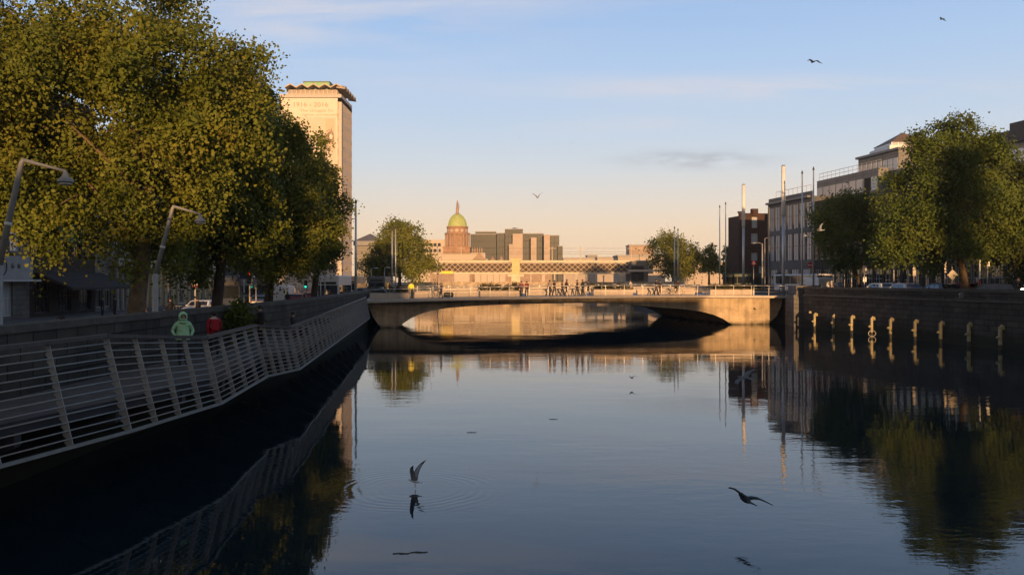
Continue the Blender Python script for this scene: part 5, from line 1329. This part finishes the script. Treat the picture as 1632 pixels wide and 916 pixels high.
px_tree('quay_tree', 'big right bank tree with a sunlit pointed top and pale lower trunk', 1541, 68, SR,
    [(1525,230,50,42,3,0),(1500,275,80,55,4,0),(1560,280,65,55,4,0),(1460,320,65,55,3.6,0),(1545,345,80,60,4.2,0),(1440,372,52,45,3,0),(1500,390,70,45,3.6,0),(1525,205,26,22,1.6,0),(1415,395,32,28,2,-.5),(1590,350,50,60,3.5,.5)],
    72000, .17, LEAF_GRN, M_bark, .34, [(1544,None),(1538,452),(1530,410),(1528,340),(1526,270)], 11, .48, 44)
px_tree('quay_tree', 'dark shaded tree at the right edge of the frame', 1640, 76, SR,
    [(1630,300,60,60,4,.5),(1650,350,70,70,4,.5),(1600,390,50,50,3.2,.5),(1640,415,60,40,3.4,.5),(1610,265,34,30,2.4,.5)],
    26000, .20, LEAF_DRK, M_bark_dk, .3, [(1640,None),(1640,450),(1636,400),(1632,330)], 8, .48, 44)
px_tree('quay_tree', 'smaller loose right bank tree behind the slim masts in the shade', 1372, 88, SR,
    [(1345,345,40,36,3,0),(1375,350,40,45,3.2,0),(1330,385,38,38,2.8,0),(1370,400,45,35,3,0),(1310,365,22,30,2,0),(1395,370,26,40,2.4,0),(1355,322,26,18,2,0)],
    26000, .18, LEAF_GRN, M_bark_dk, .2, [(1372,None),(1368,448),(1360,415),(1356,360)], 8, .45, 40)
b = thing('shrub', 'leafy bush growing beside the left parapet behind the red jacket', 'shrub', (PX(377,36), 36, SL))
pts, nor, cl = crown_points([(0,0,1.35,.6,.5,.55),(.4,.2,1.1,.5,.5,.5),(-.4,.1,1.0,.5,.5,.5),(.1,0,1.75,.35,.3,.4)], 2200, .22, 10, .5)
link_mesh('foliage', leaf_mesh('foliage', pts, nor, .17, LEAF_GRN, 4), b)
m = MB()
for k in range(5): m.tube([(0,0,0),(random.uniform(-.4,.4),random.uniform(-.3,.3),1.5)], [.04,.015], 5)
m.build('stem', M_bark_dk, b)

# ------------------------------------------------------------------ street signs, signals
def pole(label, px, d, base, ytop, r=.05, cat='pole', name='signal_pole', col=None):
    t = thing(name, label, cat, (PX(px,d), d, base)); h = PZ(ytop,d)-base
    m = MB(); m.tube([(0,0,0),(0,0,h)], r, 10); m.build('post', col or M_post, t)
    m = MB(); m.lathe([(r*1.6,0),(r*1.3,.12)], (0,0,0), 10); m.build('base', M_steel_dk, t)
    return t, h
def disc(t, z, r, front, back=None, name='sign_plate', y=-.07, parts=()):
    m = MB(); m.tube([(0,y,z),(0,y-.03,z)], r, 24, 0, False); o = m.build(name, front, t)
    for nm, mb, mt in parts: mb.build(nm, mt, o)
    return o
def round_sign(label, px, d, base, ytop, yc, r, face, bar=None, ring=None, back_only=False):
    t, h = pole(label, px, d, base, ytop, .045, 'road sign', 'road_sign'); z = PZ(yc,d)-base
    parts = []
    if ring:
        m = MB(); m.tube([(0,-.102,z),(0,-.112,z)], r*.76, 24, 0, False); parts.append(('sign_face', m, ring))
    if bar:
        m = MB()
        if bar == 'h': m.box((0,-.115,z), (r*1.35,.012,r*.36)); parts.append(('white_bar', m, M_signwhite))
        if bar == 'turn':
            m.tube([(r*.2,-.12,z-r*.5),(r*.2,-.12,z+r*.15),(-r*.1,-.12,z+r*.3),(-r*.42,-.12,z+r*.12)], r*.09, 5); parts.append(('arrow', m, M_black))
            m = MB(); m.bar((-r*.6,-.122,z+r*.6),(r*.6,-.122,z-r*.6), .06, .02); parts.append(('slash', m, M_signred))
    disc(t, z, r, face, parts=parts); return t
def plate_sign(label, px, d, base, ytop, yc, w, h, face, poly=None, extra=None):
    t, hh = pole(label, px, d, base, ytop, .05, 'road sign', 'road_sign'); z = PZ(yc,d)-base
    m = MB()
    if poly: m.extr([(w/2*a, z+h/2*b) for a, b in poly], lambda u,q: (u,-.10,q), lambda u,q: (u,-.06,q))
    else: m.box((0,-.08,z), (w,.04,h), 0, 0, .012)
    m.build('sign_plate', face, t)
    if extra: extra(t, z)
    return t
OCT = [(-1,-.45),(-.45,-1),(.45,-1),(1,-.45),(1,.45),(.45,1),(-.45,1),(-1,.45)]
DIA = [(0,-1),(1,0),(0,1),(-1,0)]
TRI = [(-1,-.85),(1,-.85),(0,1)]
round_sign('red no entry sign on a post by the right end of the bridge', 1290.5, 97, SR, 417, 422.5, .34, M_signred, 'h')
round_sign('round no left turn sign on a tall post at the left quay kerb', 311, 58, SL, 418, 451, .30, M_signred, 'turn', M_signwhite)
round_sign('round no left turn sign at the bridge end beside the tower', 532.5, 100, SL, 421, 430, .36, M_signred, 'turn', M_signwhite)
round_sign('red ringed no entry sign in front of the brick gable', 1201, 128, SR, 416, 420, .36, M_signred, 'h')
plate_sign('yellowish eight sided sign back on a sunlit post beside the white coach', 1327, 92, SR, 421, 430, .72, .86, M_signback, OCT)
plate_sign('tall grey and white notice board with red and white pole foot on the right quay', 1377.5, 86, SR, 424, 430, .40, .85, M_post, None,
    lambda t, z: [MB().box((sx,-.09,z-.98), (.13,.03,.5)).build('notice', M_signwhite, t) for sx in (-.11,.11)])
plate_sign('narrow sign seen edge on beneath the smaller right tree', 1357, 88, SR, 426, 434, .16, .8, M_signback)
plate_sign('grey sign backs on a white post left of the big tree', 1456.5, 80, SR, 421, 433, .30, .8, M_signback)
plate_sign('slim lit sign pair on a post just left of the diamond sign', 1506, 78, SR, 418, 426, .2, 1.0, M_signback)
plate_sign('pale diamond shaped sign back on a post beside the big tree trunk', 1517.5, 72, SR, 419, 438, .95, .95, M_signback, DIA)
plate_sign('small white notice on a post behind the grey car', 1574, 74, SR, 417, 421, .26, .42, M_signwhite)
t, h = pole('red and white banded post right of the big tree trunk', 1561.5, 72, SR, 414, .055, 'pole', 'banded_post', M_signwhite)
m = MB(); m.tube([(0,0,h*.30),(0,0,h*.52)], .075, 10); m.build('red_band', M_signred, t); m = MB(); m.box((-.22,0,h*.5), (.2,.14,.35), 0,0,.02); m.build('signal_box', M_signback, t)
def street_lamp_pole(label, px, d, base, ytop, arm=-.5, r=.07):
    t = thing('street_lamp', label, 'street lamp', (PX(px,d), d, base)); h = PZ(ytop,d)-base
    m = MB(); m.tube([(0,0,0),(0,0,h*.5),(0,0,h)], [r*1.2,r,r*.7], 10); m.build('pole', M_post, t)
    m = MB(); m.tube([(0,0,h-.1),(arm*.5,0,h+.12),(arm,0,h+.1)], .035, 6); m.build('arm', M_post, t)
    m = MB(); m.blob((arm*1.3,0,h+.06), (.34,.16,.09), 10); m.build('lamp_head', M_lamp, t)
street_lamp_pole('slender street lamp on the right quay wall left of the big tree', 1424.5, 82, SR, 377, -.4)
street_lamp_pole('twin armed grey street lamp in front of the brick gable', 1215, 125, SR, 388, -1.0, .12)
street_lamp_pole('slim street lamp right beside the twin armed one', 1219, 130, SR, 380, .5, .08)
street_lamp_pole('street lamp pole right of the octagonal sign', 1346, 93, SR, 424, .2, .045)
street_lamp_pole('street lamp behind the far left tree', 668, 160, SL, 425, .5, .06)
street_lamp_pole('street lamp by the truck near the left end of the bridge', 592, 135, SL, 428, .6, .06)
street_lamp_pole('street lamp leaning over the pavement left of the yellow jacket', 613, 140, SL, 427, .5, .06)
for px, d, yt, lab in ((398,70,433,'red signal'),(488,98,446,'green signal')):
    t, h = pole('traffic light showing %s on the left quay' % lab, px, d, SL, yt, .06, 'traffic light', 'traffic_light', M_signback if lab[0] == 'r' else M_post)
    m = MB(); m.box((-.02,-.12,h-.5), (.34,.22,1.0), 0, 0, .03); hd = m.build('signal_head', M_black, t)
    for k, (nm, c) in enumerate((('red_lens',(.9,.03,.02)),('amber_lens',(.35,.18,.01)),('green_lens',(.03,.75,.45)))):
        lit = (k == 0 and lab[0] == 'r') or (k == 2 and lab[0] == 'g')
        m = MB(); m.tube([(-.02,-.235,h-.2-k*.3),(-.02,-.25,h-.2-k*.3)], .115 if not lit else .13, 14, 0, False)
        m.build(nm, mat(nm+('_lit' if lit else '_off'), c if lit else tuple(q*.12 for q in c), .3, var=0, emis=c if lit else None, es=1.3 if lit else 0), hd)
    m = MB(); m.extr([(-.25,h-1.05),(.25,h-1.05),(.25,h+.08),(-.25,h+.08)], lambda u,w: (u,-.004,w), lambda u,w: (u,.01,w)); m.build('backing_board', M_signwhite, t)
plate_sign('yellow lit sign box on a bright post beside the red traffic light', 408, 73, SL, 452, 457, .34, .36, M_signback)
plate_sign('small red topped marker post left of the sunlit van', 430, 80, SL, 451, 455, .12, .5, M_signred)
plate_sign('blue grey direction sign under the second tree', 389, 60, SL, 432, 439, .56, .5, mat('sign_blue', (.02,.04,.11), .5, var=.05))
plate_sign('bright sunlit post by the red cars on the left quay', 503, 104, SL, 430, 448, .22, 1.5, M_signback)
plate_sign('tall grey signal post in front of the white coach on the left quay', 511, 90, SL, 440, 446, .16, .5, M_post)
plate_sign('grey signal post right of the white coach front on the left quay', 518, 91, SL, 439, 445, .16, .5, M_post)

# ------------------------------------------------------------------ vehicles
silver = mat('car_silver', (.34,.35,.36), .3, .5, var=.02); grey = mat('car_grey', (.10,.105,.115), .3, .4, var=.02)
red = mat('car_red', (.30,.02,.02), .3, .0, var=.02); whitep = mat('car_white', (.70,.70,.68), .35, var=.02); blue = mat('car_dark_blue', (.02,.03,.06), .3, .1, var=.02); black = mat('car_black', (.012,.012,.014), .25, var=.0)
bus('white topped single deck coach facing us on the left quay', (PX(516,94),100,SL), math.pi+.06, mat('coach_grey_white', (.5,.5,.49), .4, var=.03), 11, 2.5, 3.6, group='buses on the left quay')
bus('cream and red bus with a red advert beyond the coach by the tower base', (PX(556,148),153,SL), math.pi, mat('bus_cream', (.55,.42,.28), .4, var=.03), 10, 2.5, 3.8, group='buses on the left quay', stripe=('f',(.72,1.9,.85,1.8)))
bus('dark grey tall truck near the left end of the bridge', (PX(596,118),123,SL+.3), math.pi+.05, mat('truck_grey', (.10,.11,.11), .45, var=.05), 8, 2.4, 3.3, kind='parked_truck')
bus('dark blue city bus half hidden behind the second trunk', (PX(363,84),89,SL), math.pi, blue, 10, 2.5, 3.5, group='buses on the left quay')
car('white van with a sunlit rear in the left quay traffic', (PX(448,104),106,SL), .05, whitep, 5.2, 2.0, 2.35, kind='parked_van', van=True, group=None)
for lab, px, d, p, rz in (('dark red car in the traffic right of the sunlit van', 474, 100, red, .1), ('red car behind the green traffic light', 493, 112, red, .1), ('silver car in the traffic left of the sunlit van', 417, 88, silver, .1),
        ('white car at the kerb in front of the cream building', 322, 66, whitep, math.pi), ('dark car on the approach to the bridge beside the boardwalk end', 580, 99, grey, 1.2), ('dark car at the left end of the bridge deck', 592, 103, black, 1.4),
        ('silver car in front of the bus with the red advert', 556, 128, silver, math.pi), ('black car beyond the red car on the left quay', 468, 122, black, .1)):
    car(lab, (PX(px,d), d, SL if px < 570 else 2.7), rz, p, group='cars on the left quay')
bus('white coach parked on the right quay by the no entry sign', (PX(1272,110)+.6,110,SR), .17, mat('coach_white', (.55,.56,.57), .4, var=.03), 11, 2.5, 2.55)
car('white van with a lit square rear right of the no entry sign', (PX(1309,93),95,SR), .17, whitep, 4.8, 1.9, 2.05, kind='parked_van', van=True, group=None)
for lab, px, d, p in (('white car with a sunlit roof under the right bank trees', 1402, 84, whitep), ('silver car just left of the white post on the right quay', 1440, 80, silver), ('bluish grey car with tinted windows left of the diamond sign', 1497, 70, blue),
        ('grey car right of the big tree trunk on the right quay', 1577, 64.5, grey), ('dark car behind the octagonal sign on the right quay', 1335, 99, black), ('red car behind the bluish grey car by the big tree', 1530, 79, red)):
    car(lab, (PX(px,d), d, SR), .17 if px != 1577 else 1.2, p, group='cars on the right quay')
bus('long dark green bus in front of the brick gable', (PX(1213,134),138,SR), 1.35, mat('bus_dark_green', (.03,.055,.03), .4, var=.05), 10, 2.5, 2.9)
# motorbike with its headlamp on at the right edge
t = thing('motorcycle', 'motorcycle with a lit headlamp at the right edge behind the quay wall', 'motorcycle', (PX(1622,62), 62, SR), math.pi)
for y in (-.7,.7): m = MB(); m.tube([(0, y+.3*math.cos(a), .32+.3*math.sin(a)) for a in np.linspace(0,2*math.pi,19)], .06, 6, 0, True, False); m.tube([(-.05,y,.32),(.05,y,.32)], .12, 10); m.build('wheel', M_rubber, t)
m = MB(); m.tube([(0,-.75,.75),(0,-.3,.82),(0,.1,.86),(0,.4,.92)], [.10,.16,.20,.12], 10); m.box((0,0,.5), (.3,.5,.4), 0, 0, .08); m.tube([(0,.45,.95),(0,.7,.32)], .05, 6); m.build('body', black, t)
m = MB(); m.tube([(-.36,.35,1.08),(0,.45,1.05),(.36,.35,1.08)], .022, 6); m.build('handlebar', M_black, t)
m = MB(); m.tube([(0,.50,1.02),(0,.60,1.02)], [.10,.115], 12); m.build('headlight', mat('lit_headlamp', (.9,.85,.7), .3, var=0, emis=(1,.85,.6), es=9), t)
person('rider in dark clothes sitting on the motorcycle at the right edge', (PX(1622,62), 62.15, SR+.32), math.pi, 'cycle', (.02,.02,.022), (.02,.02,.025), h=1.70, hat=M_black)

# ------------------------------------------------------------------ people
GB = 'people on the boardwalk'; GBR = 'people crossing the bridge'; GST = 'people on the left quay street'
person('person in a pale green hooded rain jacket walking on the boardwalk', (PX(291.5,28.5),28.5,FL), -2.6, 'pockets', (.33,.60,.35), (.03,.03,.04), 1.76, hood=True, group=GB)
person('person in a red padded jacket with a pale scarf on the boardwalk', (PX(341,31.2),31.2,FL), .5, 'walk', (.32,.012,.02), (.02,.02,.025), 1.72, bag=mat('red_pack', (.30,.012,.02), .8, var=.2), group=GB, ph=1)
m = MB(); m.tube([(.13*math.cos(a), .02+.12*math.sin(a), 1.44+.02*math.sin(2*a)) for a in np.linspace(0,2*math.pi,13)], .05, 8, 0, True, False); m.tube([(-.05,-.13,1.44),(-.10,-.19,1.3),(-.12,-.2,1.15)], .05, 6); o = m.build('scarf', mat('pale_scarf', (.5,.36,.33), .9, var=.3, scale=14), None, (PX(341,31.2),31.2,FL), .5); tag(o, 'pale pink patterned scarf round the neck of the red jacket', 'scarf')
person('person in a dark coat standing by the boardwalk rail kink', (PX(415.5,36),36,FL), 2.2, 'stand', (.018,.018,.022), (.015,.015,.02), 1.80, group=GB)
person('person in dark clothes sitting bent forward on the boardwalk bench', (PX(465,42.6)+.05,42.6,FL), -1.5, 'sit', (.02,.018,.018), (.02,.02,.03), 1.74, group=GB)
person('dark figure walking on the boardwalk beyond the seated one', (PX(478,55),55,FL), .2, 'walk', (.03,.028,.03), (.02,.02,.025), 1.72, group=GB)
person('figure in a grey coat near the far end of the boardwalk wall', (PX(503,60),60,FL), math.pi, 'stand', (.09,.085,.08), (.03,.03,.03), 1.68, group=GB)
for lab, px, d, pose, c in (('dark figure with a pale face near the wall under the biggest tree', 98, 26.5, 'stand', (.012,.012,.014)),
        ('person striding past the cream building', 272, 60, 'walk', (.02,.018,.02)), ('person in black in front of the barriers by the white car', 315, 61, 'stand', (.012,.012,.015)),
        ('person near the trunk in a pinkish top', 231, 58, 'stand', (.22,.13,.11)), ('dark figure under the black awning, left one', 163, 66, 'stand', (.015,.015,.018)), ('dark figure under the black awning, right one', 183, 68, 'stand', (.03,.025,.02)),
        ('dark hatted figure in front of the sunlit van', 458, 92, 'stand', (.014,.013,.013)), ('rounded dark figure leaning by the signal posts', 545, 96, 'stand', (.03,.028,.03))):
    person(lab, (PX(px,d), d, SL), random.uniform(-2,2) if px != 272 else 1.4, pose, c, (.015,.015,.02), 1.74 if px != 98 else 1.9, group=GST, ph=px % 2)
def onbridge(label, px, v, rz, pose, top, legs=(.02,.022,.03), **k):
    tt = BR(px, v); c = BP(tt, v, zb(tt)+.262); return person(label, c, BRZ+rz, pose, top, legs, group=GBR, **k)
onbridge('steward in a bright yellow jacket standing at the left end of the bridge', 655.5, 1.6, math.pi, 'stand', (.80,.72,.08), (.03,.03,.04), h=1.86)
E_, W_ = -math.pi/2, math.pi/2
onbridge('person in dark clothes pushing a bicycle at the left of the bridge', 703, 2.2, W_, 'walk', (.05,.04,.04), h=1.66)
tt = BR(695, 1.7); bicycle('dark bicycle being pushed across the left part of the bridge', BP(tt,1.7,zb(tt)+.262), BRZ+W_, 'bicycles on the bridge')
tt = BR(715, 2.4); m = MB(); m.box((0,0,.36), (1.05,.45,.5), 0, 0, .14); t = thing('luggage_bag', 'dark bag standing on the bridge right of the pushed bicycle', 'bag', BP(tt,2.4,zb(tt)+.262), BRZ); m.build('body', M_black, t); m = MB(); m.tube([(-.2,0,.6),(-.12,0,.74),(.12,0,.74),(.2,0,.6)], .02, 6); m.build('handle', M_black, t)
for lab, px, v, rz, top, k in (
    ('person in a dark reddish coat, left of the close pair on the bridge', 831, 1.9, math.pi, (.16,.05,.05), {}),
    ('person in a maroon jacket, right of the close pair on the bridge', 839.5, 2.3, math.pi, (.17,.04,.035), dict(ph=1)),
    ('person with a pale shirt front walking near the bridge middle', 876, 2.0, E_+.6, (.28,.23,.19), dict(ph=1)),
    ('dark jacketed person beside the pale shirt front on the bridge', 883.5, 2.4, E_+.4, (.05,.035,.03), {}),
    ('striding person, left of the second pair near the bridge middle', 896, 2.1, E_, (.09,.06,.05), {}),
    ('striding person with a dark coat, right of the second pair near the bridge middle', 903, 2.6, E_, (.04,.03,.028), dict(ph=1)),
    ('left person of the dark group of three on the bridge', 920, 2.0, W_, (.07,.03,.028), {}),
    ('middle person of the dark group of three on the bridge', 928.5, 2.4, W_, (.03,.025,.025), dict(ph=1)),
    ('right person of the dark group of three on the bridge', 937.5, 2.1, W_, (.035,.025,.022), {}),
    ('left one of the two dark walkers on the right part of the bridge', 1045.5, 2.0, E_, (.03,.022,.02), {}),
    ('right one of the two dark walkers on the right part of the bridge', 1051.5, 2.5, E_, (.045,.03,.025), dict(ph=1))):
    onbridge(lab, px, v, rz, 'walk', top, h=random.uniform(1.66,1.82), **k)
tt = BR(1077, 2.3); c = BP(tt,2.3,zb(tt)+.262); bicycle('bicycle being ridden on the right part of the bridge', c, BRZ+E_, 'bicycles on the bridge')
person('cyclist in dark clothes riding across the right part of the bridge', (c[0],c[1],c[2]+.06), BRZ+E_, 'cycle', (.06,.035,.03), (.03,.025,.025), 1.72, bag=M_black, group=GBR)
person('pale topped person at the far railing above the low planter', BP(BR(1005,24.5),24.5,zb(.65)+.262), 1.2, 'walk', (.55,.5,.45), (.4,.36,.3), 1.72, group=GBR)
# crowd barriers by the cream building
for i, lab in enumerate(('steel crowd barrier left of the white car by the cream building','steel crowd barrier behind the white car by the cream building')):
    t = thing('crowd_barrier', lab, 'barrier', (PX(296+i*22,63), 63, SL), .1, 'steel crowd barriers')
    m = MB(); m.tube([(-1.1,0,.15),(-1.1,0,1.08),(1.1,0,1.08),(1.1,0,.15),(-1.1,0,.15)], .022, 6); m.build('frame', M_stainless, t)
    for k in range(9): m = MB(); m.tube([(-.9+k*.225,0,.15),(-.9+k*.225,0,1.08)], .009, 5); m.build('bar', M_stainless, t)
    for x in (-.8,.8): m = MB(); m.box((x,0,.02), (.06,.6,.03)); m.box((x,0,.08), (.03,.03,.14)); m.build('foot', M_stainless, t)

# ------------------------------------------------------------------ gulls
gull('dark gull gliding high at the right with drooping wings', P(1296,99,52), .30, .05, 1.1, (.24,-.16), dark=True)
gull('small gull near the top right corner of the sky', P(1501,31,85), .5, .25, 1.0, (.22,-.12), dark=True)
gull('white gull with raised wings in the pale sky right of the dome', P(857,315,70), .45, -.12, 1.1, (.50,.72))
gull('white gull flying before the smaller right bank tree', P(1307,367,55), .7, -.5, .95, (.5,.8))
gull('gull with wings up dipping its feet in the river amid ring ripples', (-2.35,20.1,.175), 1.2, .0, .92, (.85,1.45), pitch=.10, sweep=.02, sc=.70)
t2 = bpy.data.objects[[o.name for o in bpy.data.objects if o.name.startswith('gull') and o.type == 'EMPTY'][-1]]
for sd in (-1,1): m = MB(); m.tube([(sd*.03,-.04,-.04),(sd*.03,-.06,-.21)], .007, 5); m.build('leg', M_beak, t2)
gull('dark gull skimming low over the river at lower right', P(1187,794,13.2), .06, .38, .66, (.20,.22), dark=True, sc=1.15, sweep=.04)  # whole bird coloured black for a backlit look
gull('grey gull low over the water before the right end of the bridge', P(1187,602,22), .55, -.45, 1.0, (.12,.10), dark=2)
gull('pale gull perched low far over the middle of the river', P(1007,602,40), .2, 0, .5, (.4,.4), sc=.8)
gull('tiny distant gull high over the middle of the river', P(828,221,190), .4, 0, 1.1, (.25,-.1))
gull('tiny distant gull right of the other one high over the river', P(910,229,190), .4, .1, 1.1, (.3,-.1))
gull('pale gull beside the slim mast at the right quay', P(1283,376,80), .6, .3, .9, (.5,.3))
for i, (px, py) in enumerate(((752,689),(882,668),(640,882),(668,880))):
    d = CZ*F/(py-HZ); x = PX(px,d); m = MB(); m.blob((0,0,.0), (.06+.03*(i%2),.03,.010), 8); m.tube([(-.16,0,.004),(-.05,.03,.006),(.12,.0,.005)], .007, 5); m.blob((.13,.03,0), (.035,.02,.008), 6)
    o = m.build('floating_debris', M_weed, None, (x,d,.003)); tag(o, ['dark scrap floating alone at mid river','dark scrap floating right of the lone mid river scrap','left dark weed scrap floating near the bottom of the frame','right dark weed scrap floating near the bottom of the frame'][i], 'debris', 'scraps floating on the river')

# ------------------------------------------------------------------ sky, sun, camera
HAZE = .0002
SUN_EL, SUN_AZ = R(4.0), R(4.5)     # low evening sun behind the viewpoint, a little to the right
W = bpy.data.worlds.new('World'); SC.world = W; W.use_nodes = True
n, l = W.node_tree.nodes, W.node_tree.links
bg = n['Background']; bg.inputs['Strength'].default_value = .1
sky = n.new('ShaderNodeTexSky'); sky.sky_type = 'NISHITA'; sky.sun_disc = False
sky.sun_elevation = SUN_EL; sky.sun_rotation = math.pi - SUN_AZ
sky.air_density = 1.0; sky.dust_density = .8; sky.ozone_density = 1.5
tc = n.new('ShaderNodeTexCoord'); sp = n.new('ShaderNodeSeparateXYZ'); l.new(tc.outputs['Generated'], sp.inputs[0])
def wm(op, a, b=None, c=None, clamp=False):
    q = n.new('ShaderNodeMath'); q.operation = op; q.use_clamp = clamp
    for i, x in enumerate((a, b, c)):
        if x is None: continue
        if isinstance(x, (int, float)): q.inputs[i].default_value = x
        else: l.new(x, q.inputs[i])
    return q.outputs[0]
def s2l(r, g_, b): return tuple(((c/255)/12.92 if c/255 <= .04045 else ((c/255+.055)/1.055)**2.4) for c in (r, g_, b))
rp = n.new('ShaderNodeValToRGB'); el = rp.color_ramp.elements
stops = [(0.0,(254,220,178)),(.03,(252,220,182)),(.06,(246,222,194)),(.095,(230,221,211)),(.135,(211,219,227)),(.18,(195,213,234)),(.25,(176,204,238)),(.32,(156,190,234)),(.45,(116,156,208)),(.70,(82,106,142)),(1.0,(62,74,94))]
while len(el) < len(stops): el.new(.5)
for i, (p, c) in enumerate(stops): el[i].position = p; el[i].color = (*s2l(*c), 1)
l.new(wm('ABSOLUTE', sp.outputs['Z']), rp.inputs['Fac'])
# evening clouds, laid out by direction
u = wm('DIVIDE', sp.outputs['X'], wm('MAXIMUM', sp.outputs['Y'], .05)); v = wm('DIVIDE', sp.outputs['Z'], wm('MAXIMUM', sp.outputs['Y'], .05))
cv = n.new('ShaderNodeCombineXYZ'); l.new(wm('MULTIPLY', u, 2.6), cv.inputs[0]); l.new(wm('MULTIPLY', v, 22.0), cv.inputs[1])
no = n.new('ShaderNodeTexNoise'); no.inputs['Scale'].default_value = 1.3; no.inputs['Detail'].default_value = 7; no.inputs['Roughness'].default_value = .58; no.inputs['Distortion'].default_value = .5
l.new(cv.outputs[0], no.inputs['Vector'])
def gauss(x, c, s): q = wm('DIVIDE', wm('SUBTRACT', x, c), s); return wm('EXPONENT', wm('MULTIPLY', wm('MULTIPLY', q, q), -1.0))
def sumof(*a):
    r = a[0]
    for b in a[1:]: r = wm('ADD', r, b)
    return r
wisp = sumof(wm('MULTIPLY', gauss(v,.230,.014), wm('MULTIPLY', gauss(u,.27,.30), 1.25)), wm('MULTIPLY', gauss(v,.187,.009), wm('MULTIPLY', gauss(u,.07,.13), 1.25)),
             wm('MULTIPLY', gauss(v,.305,.05), wm('MULTIPLY', gauss(u,-.26,.22), .95)), wm('MULTIPLY', gauss(v,.335,.02), wm('MULTIPLY', gauss(u,.0,.3), .4)))
th = n.new('ShaderNodeMapRange'); th.inputs['From Min'].default_value = .36; th.inputs['From Max'].default_value = .72; l.new(no.outputs['Fac'], th.inputs['Value'])
front = wm('GREATER_THAN', sp.outputs['Y'], .1)
wf = wm('MULTIPLY', wm('MULTIPLY', wm('MULTIPLY', th.outputs[0], wisp), 1.0), front, clamp=True)
mx = n.new('ShaderNodeMixRGB'); l.new(wf, mx.inputs['Fac']); l.new(rp.outputs['Color'], mx.inputs['Color1']); mx.inputs['Color2'].default_value = (*s2l(220,217,224),1)
cv2 = n.new('ShaderNodeCombineXYZ'); l.new(wm('MULTIPLY', u, 16), cv2.inputs[0]); l.new(wm('MULTIPLY', v, 60.0), cv2.inputs[1])
no2 = n.new('ShaderNodeTexNoise'); no2.inputs['Scale'].default_value = 1.0; no2.inputs['Detail'].default_value = 6; l.new(cv2.outputs[0], no2.inputs['Vector'])
th2 = n.new('ShaderNodeMapRange'); th2.inputs['From Min'].default_value = .35; th2.inputs['From Max'].default_value = .7; l.new(no2.outputs['Fac'], th2.inputs['Value'])
dc = wm('MULTIPLY', wm('MULTIPLY', wm('MULTIPLY', gauss(v,.1445,.0085), gauss(u,.222,.07)), th2.outputs[0]), wm('MULTIPLY', front, .95), clamp=True)
mx2 = n.new('ShaderNodeMixRGB'); l.new(dc, mx2.inputs['Fac']); l.new(mx.outputs['Color'], mx2.inputs['Color1']); mx2.inputs['Color2'].default_value = (*s2l(138,132,142),1)
sc_ = n.new('ShaderNodeVectorMath'); sc_.operation = 'SCALE'; sc_.inputs['Scale'].default_value = 7.9; l.new(mx2.outputs['Color'], sc_.inputs[0])
# the measured sky colours over the ahead part of the Nishita sky; the sun side has its own ramp, brightened to lift the shade
mx3 = n.new('ShaderNodeMixRGB'); mx3.inputs['Fac'].default_value = .93
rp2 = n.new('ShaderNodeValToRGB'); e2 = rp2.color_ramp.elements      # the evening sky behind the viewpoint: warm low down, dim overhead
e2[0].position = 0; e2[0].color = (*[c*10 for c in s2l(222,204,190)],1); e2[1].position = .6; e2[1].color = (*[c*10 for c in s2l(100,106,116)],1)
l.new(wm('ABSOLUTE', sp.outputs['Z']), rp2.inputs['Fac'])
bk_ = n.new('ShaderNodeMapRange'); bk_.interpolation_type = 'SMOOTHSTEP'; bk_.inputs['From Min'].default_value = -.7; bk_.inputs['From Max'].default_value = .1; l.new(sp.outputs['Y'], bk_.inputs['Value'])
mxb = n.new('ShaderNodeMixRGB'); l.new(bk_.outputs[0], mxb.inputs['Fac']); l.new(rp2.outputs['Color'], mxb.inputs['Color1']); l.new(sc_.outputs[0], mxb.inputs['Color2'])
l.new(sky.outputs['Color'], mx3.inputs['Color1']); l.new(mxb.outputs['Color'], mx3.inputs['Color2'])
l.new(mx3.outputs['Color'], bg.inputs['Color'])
sd = bpy.data.lights.new('sun', 'SUN'); sd.energy = 5.0; sd.angle = R(.45); sd.color = (1.0, .56, .245)
so = bpy.data.objects.new('sun', sd); COL.objects.link(so)
# light travels away from the sun: ahead, a little left, and down
dirv = Vector((-math.sin(SUN_AZ)*math.cos(SUN_EL), math.cos(SUN_AZ)*math.cos(SUN_EL), -math.sin(SUN_EL)))
so.rotation_euler = dirv.to_track_quat('-Z', 'Y').to_euler(); so.location = (40,-120,60)
hz = MB(); hz.bb(-1450,1450,-360,1520,-3.2,68)
hm = bpy.data.materials.new('evening_haze'); hn, hl = nt(hm)
for q in list(hn):
    if q.type == 'BSDF_PRINCIPLED': hn.remove(q)
pv = hn.new('ShaderNodeVolumePrincipled'); pv.inputs['Color'].default_value = (.93,.93,.95,1); pv.inputs['Density'].default_value = HAZE; pv.inputs['Anisotropy'].default_value = .0
hl.new(pv.outputs[0], hn['Material Output'].inputs['Volume'])
tag(hz.build('haze', hm), kind='stuff')
cam = bpy.data.cameras.new('camera'); co = bpy.data.objects.new('camera', cam); COL.objects.link(co)
co.location = (0,0,CZ); co.rotation_euler = (R(90),0,0)
cam.sensor_width = 36; cam.lens = F/1632*36; cam.shift_y = -(458-HZ)/1632; cam.clip_start = .1; cam.clip_end = 9000
SC.camera = co
vs_ = SC.view_settings; vs_.view_transform = 'Standard'; vs_.look = 'None'; vs_.exposure = .42; vs_.gamma = 1; vs_.use_curve_mapping = False
SC.render.engine = 'CYCLES'; SC.cycles.use_denoising = True; SC.cycles.max_bounces = 6; SC.cycles.diffuse_bounces = 2; SC.cycles.glossy_bounces = 4; SC.cycles.transparent_max_bounces = 4
SC.cycles.caustics_reflective = True; SC.cycles.caustics_refractive = False; SC.cycles.sample_clamp_indirect = 5
SC.render.resolution_x = 1024; SC.render.resolution_y = 574
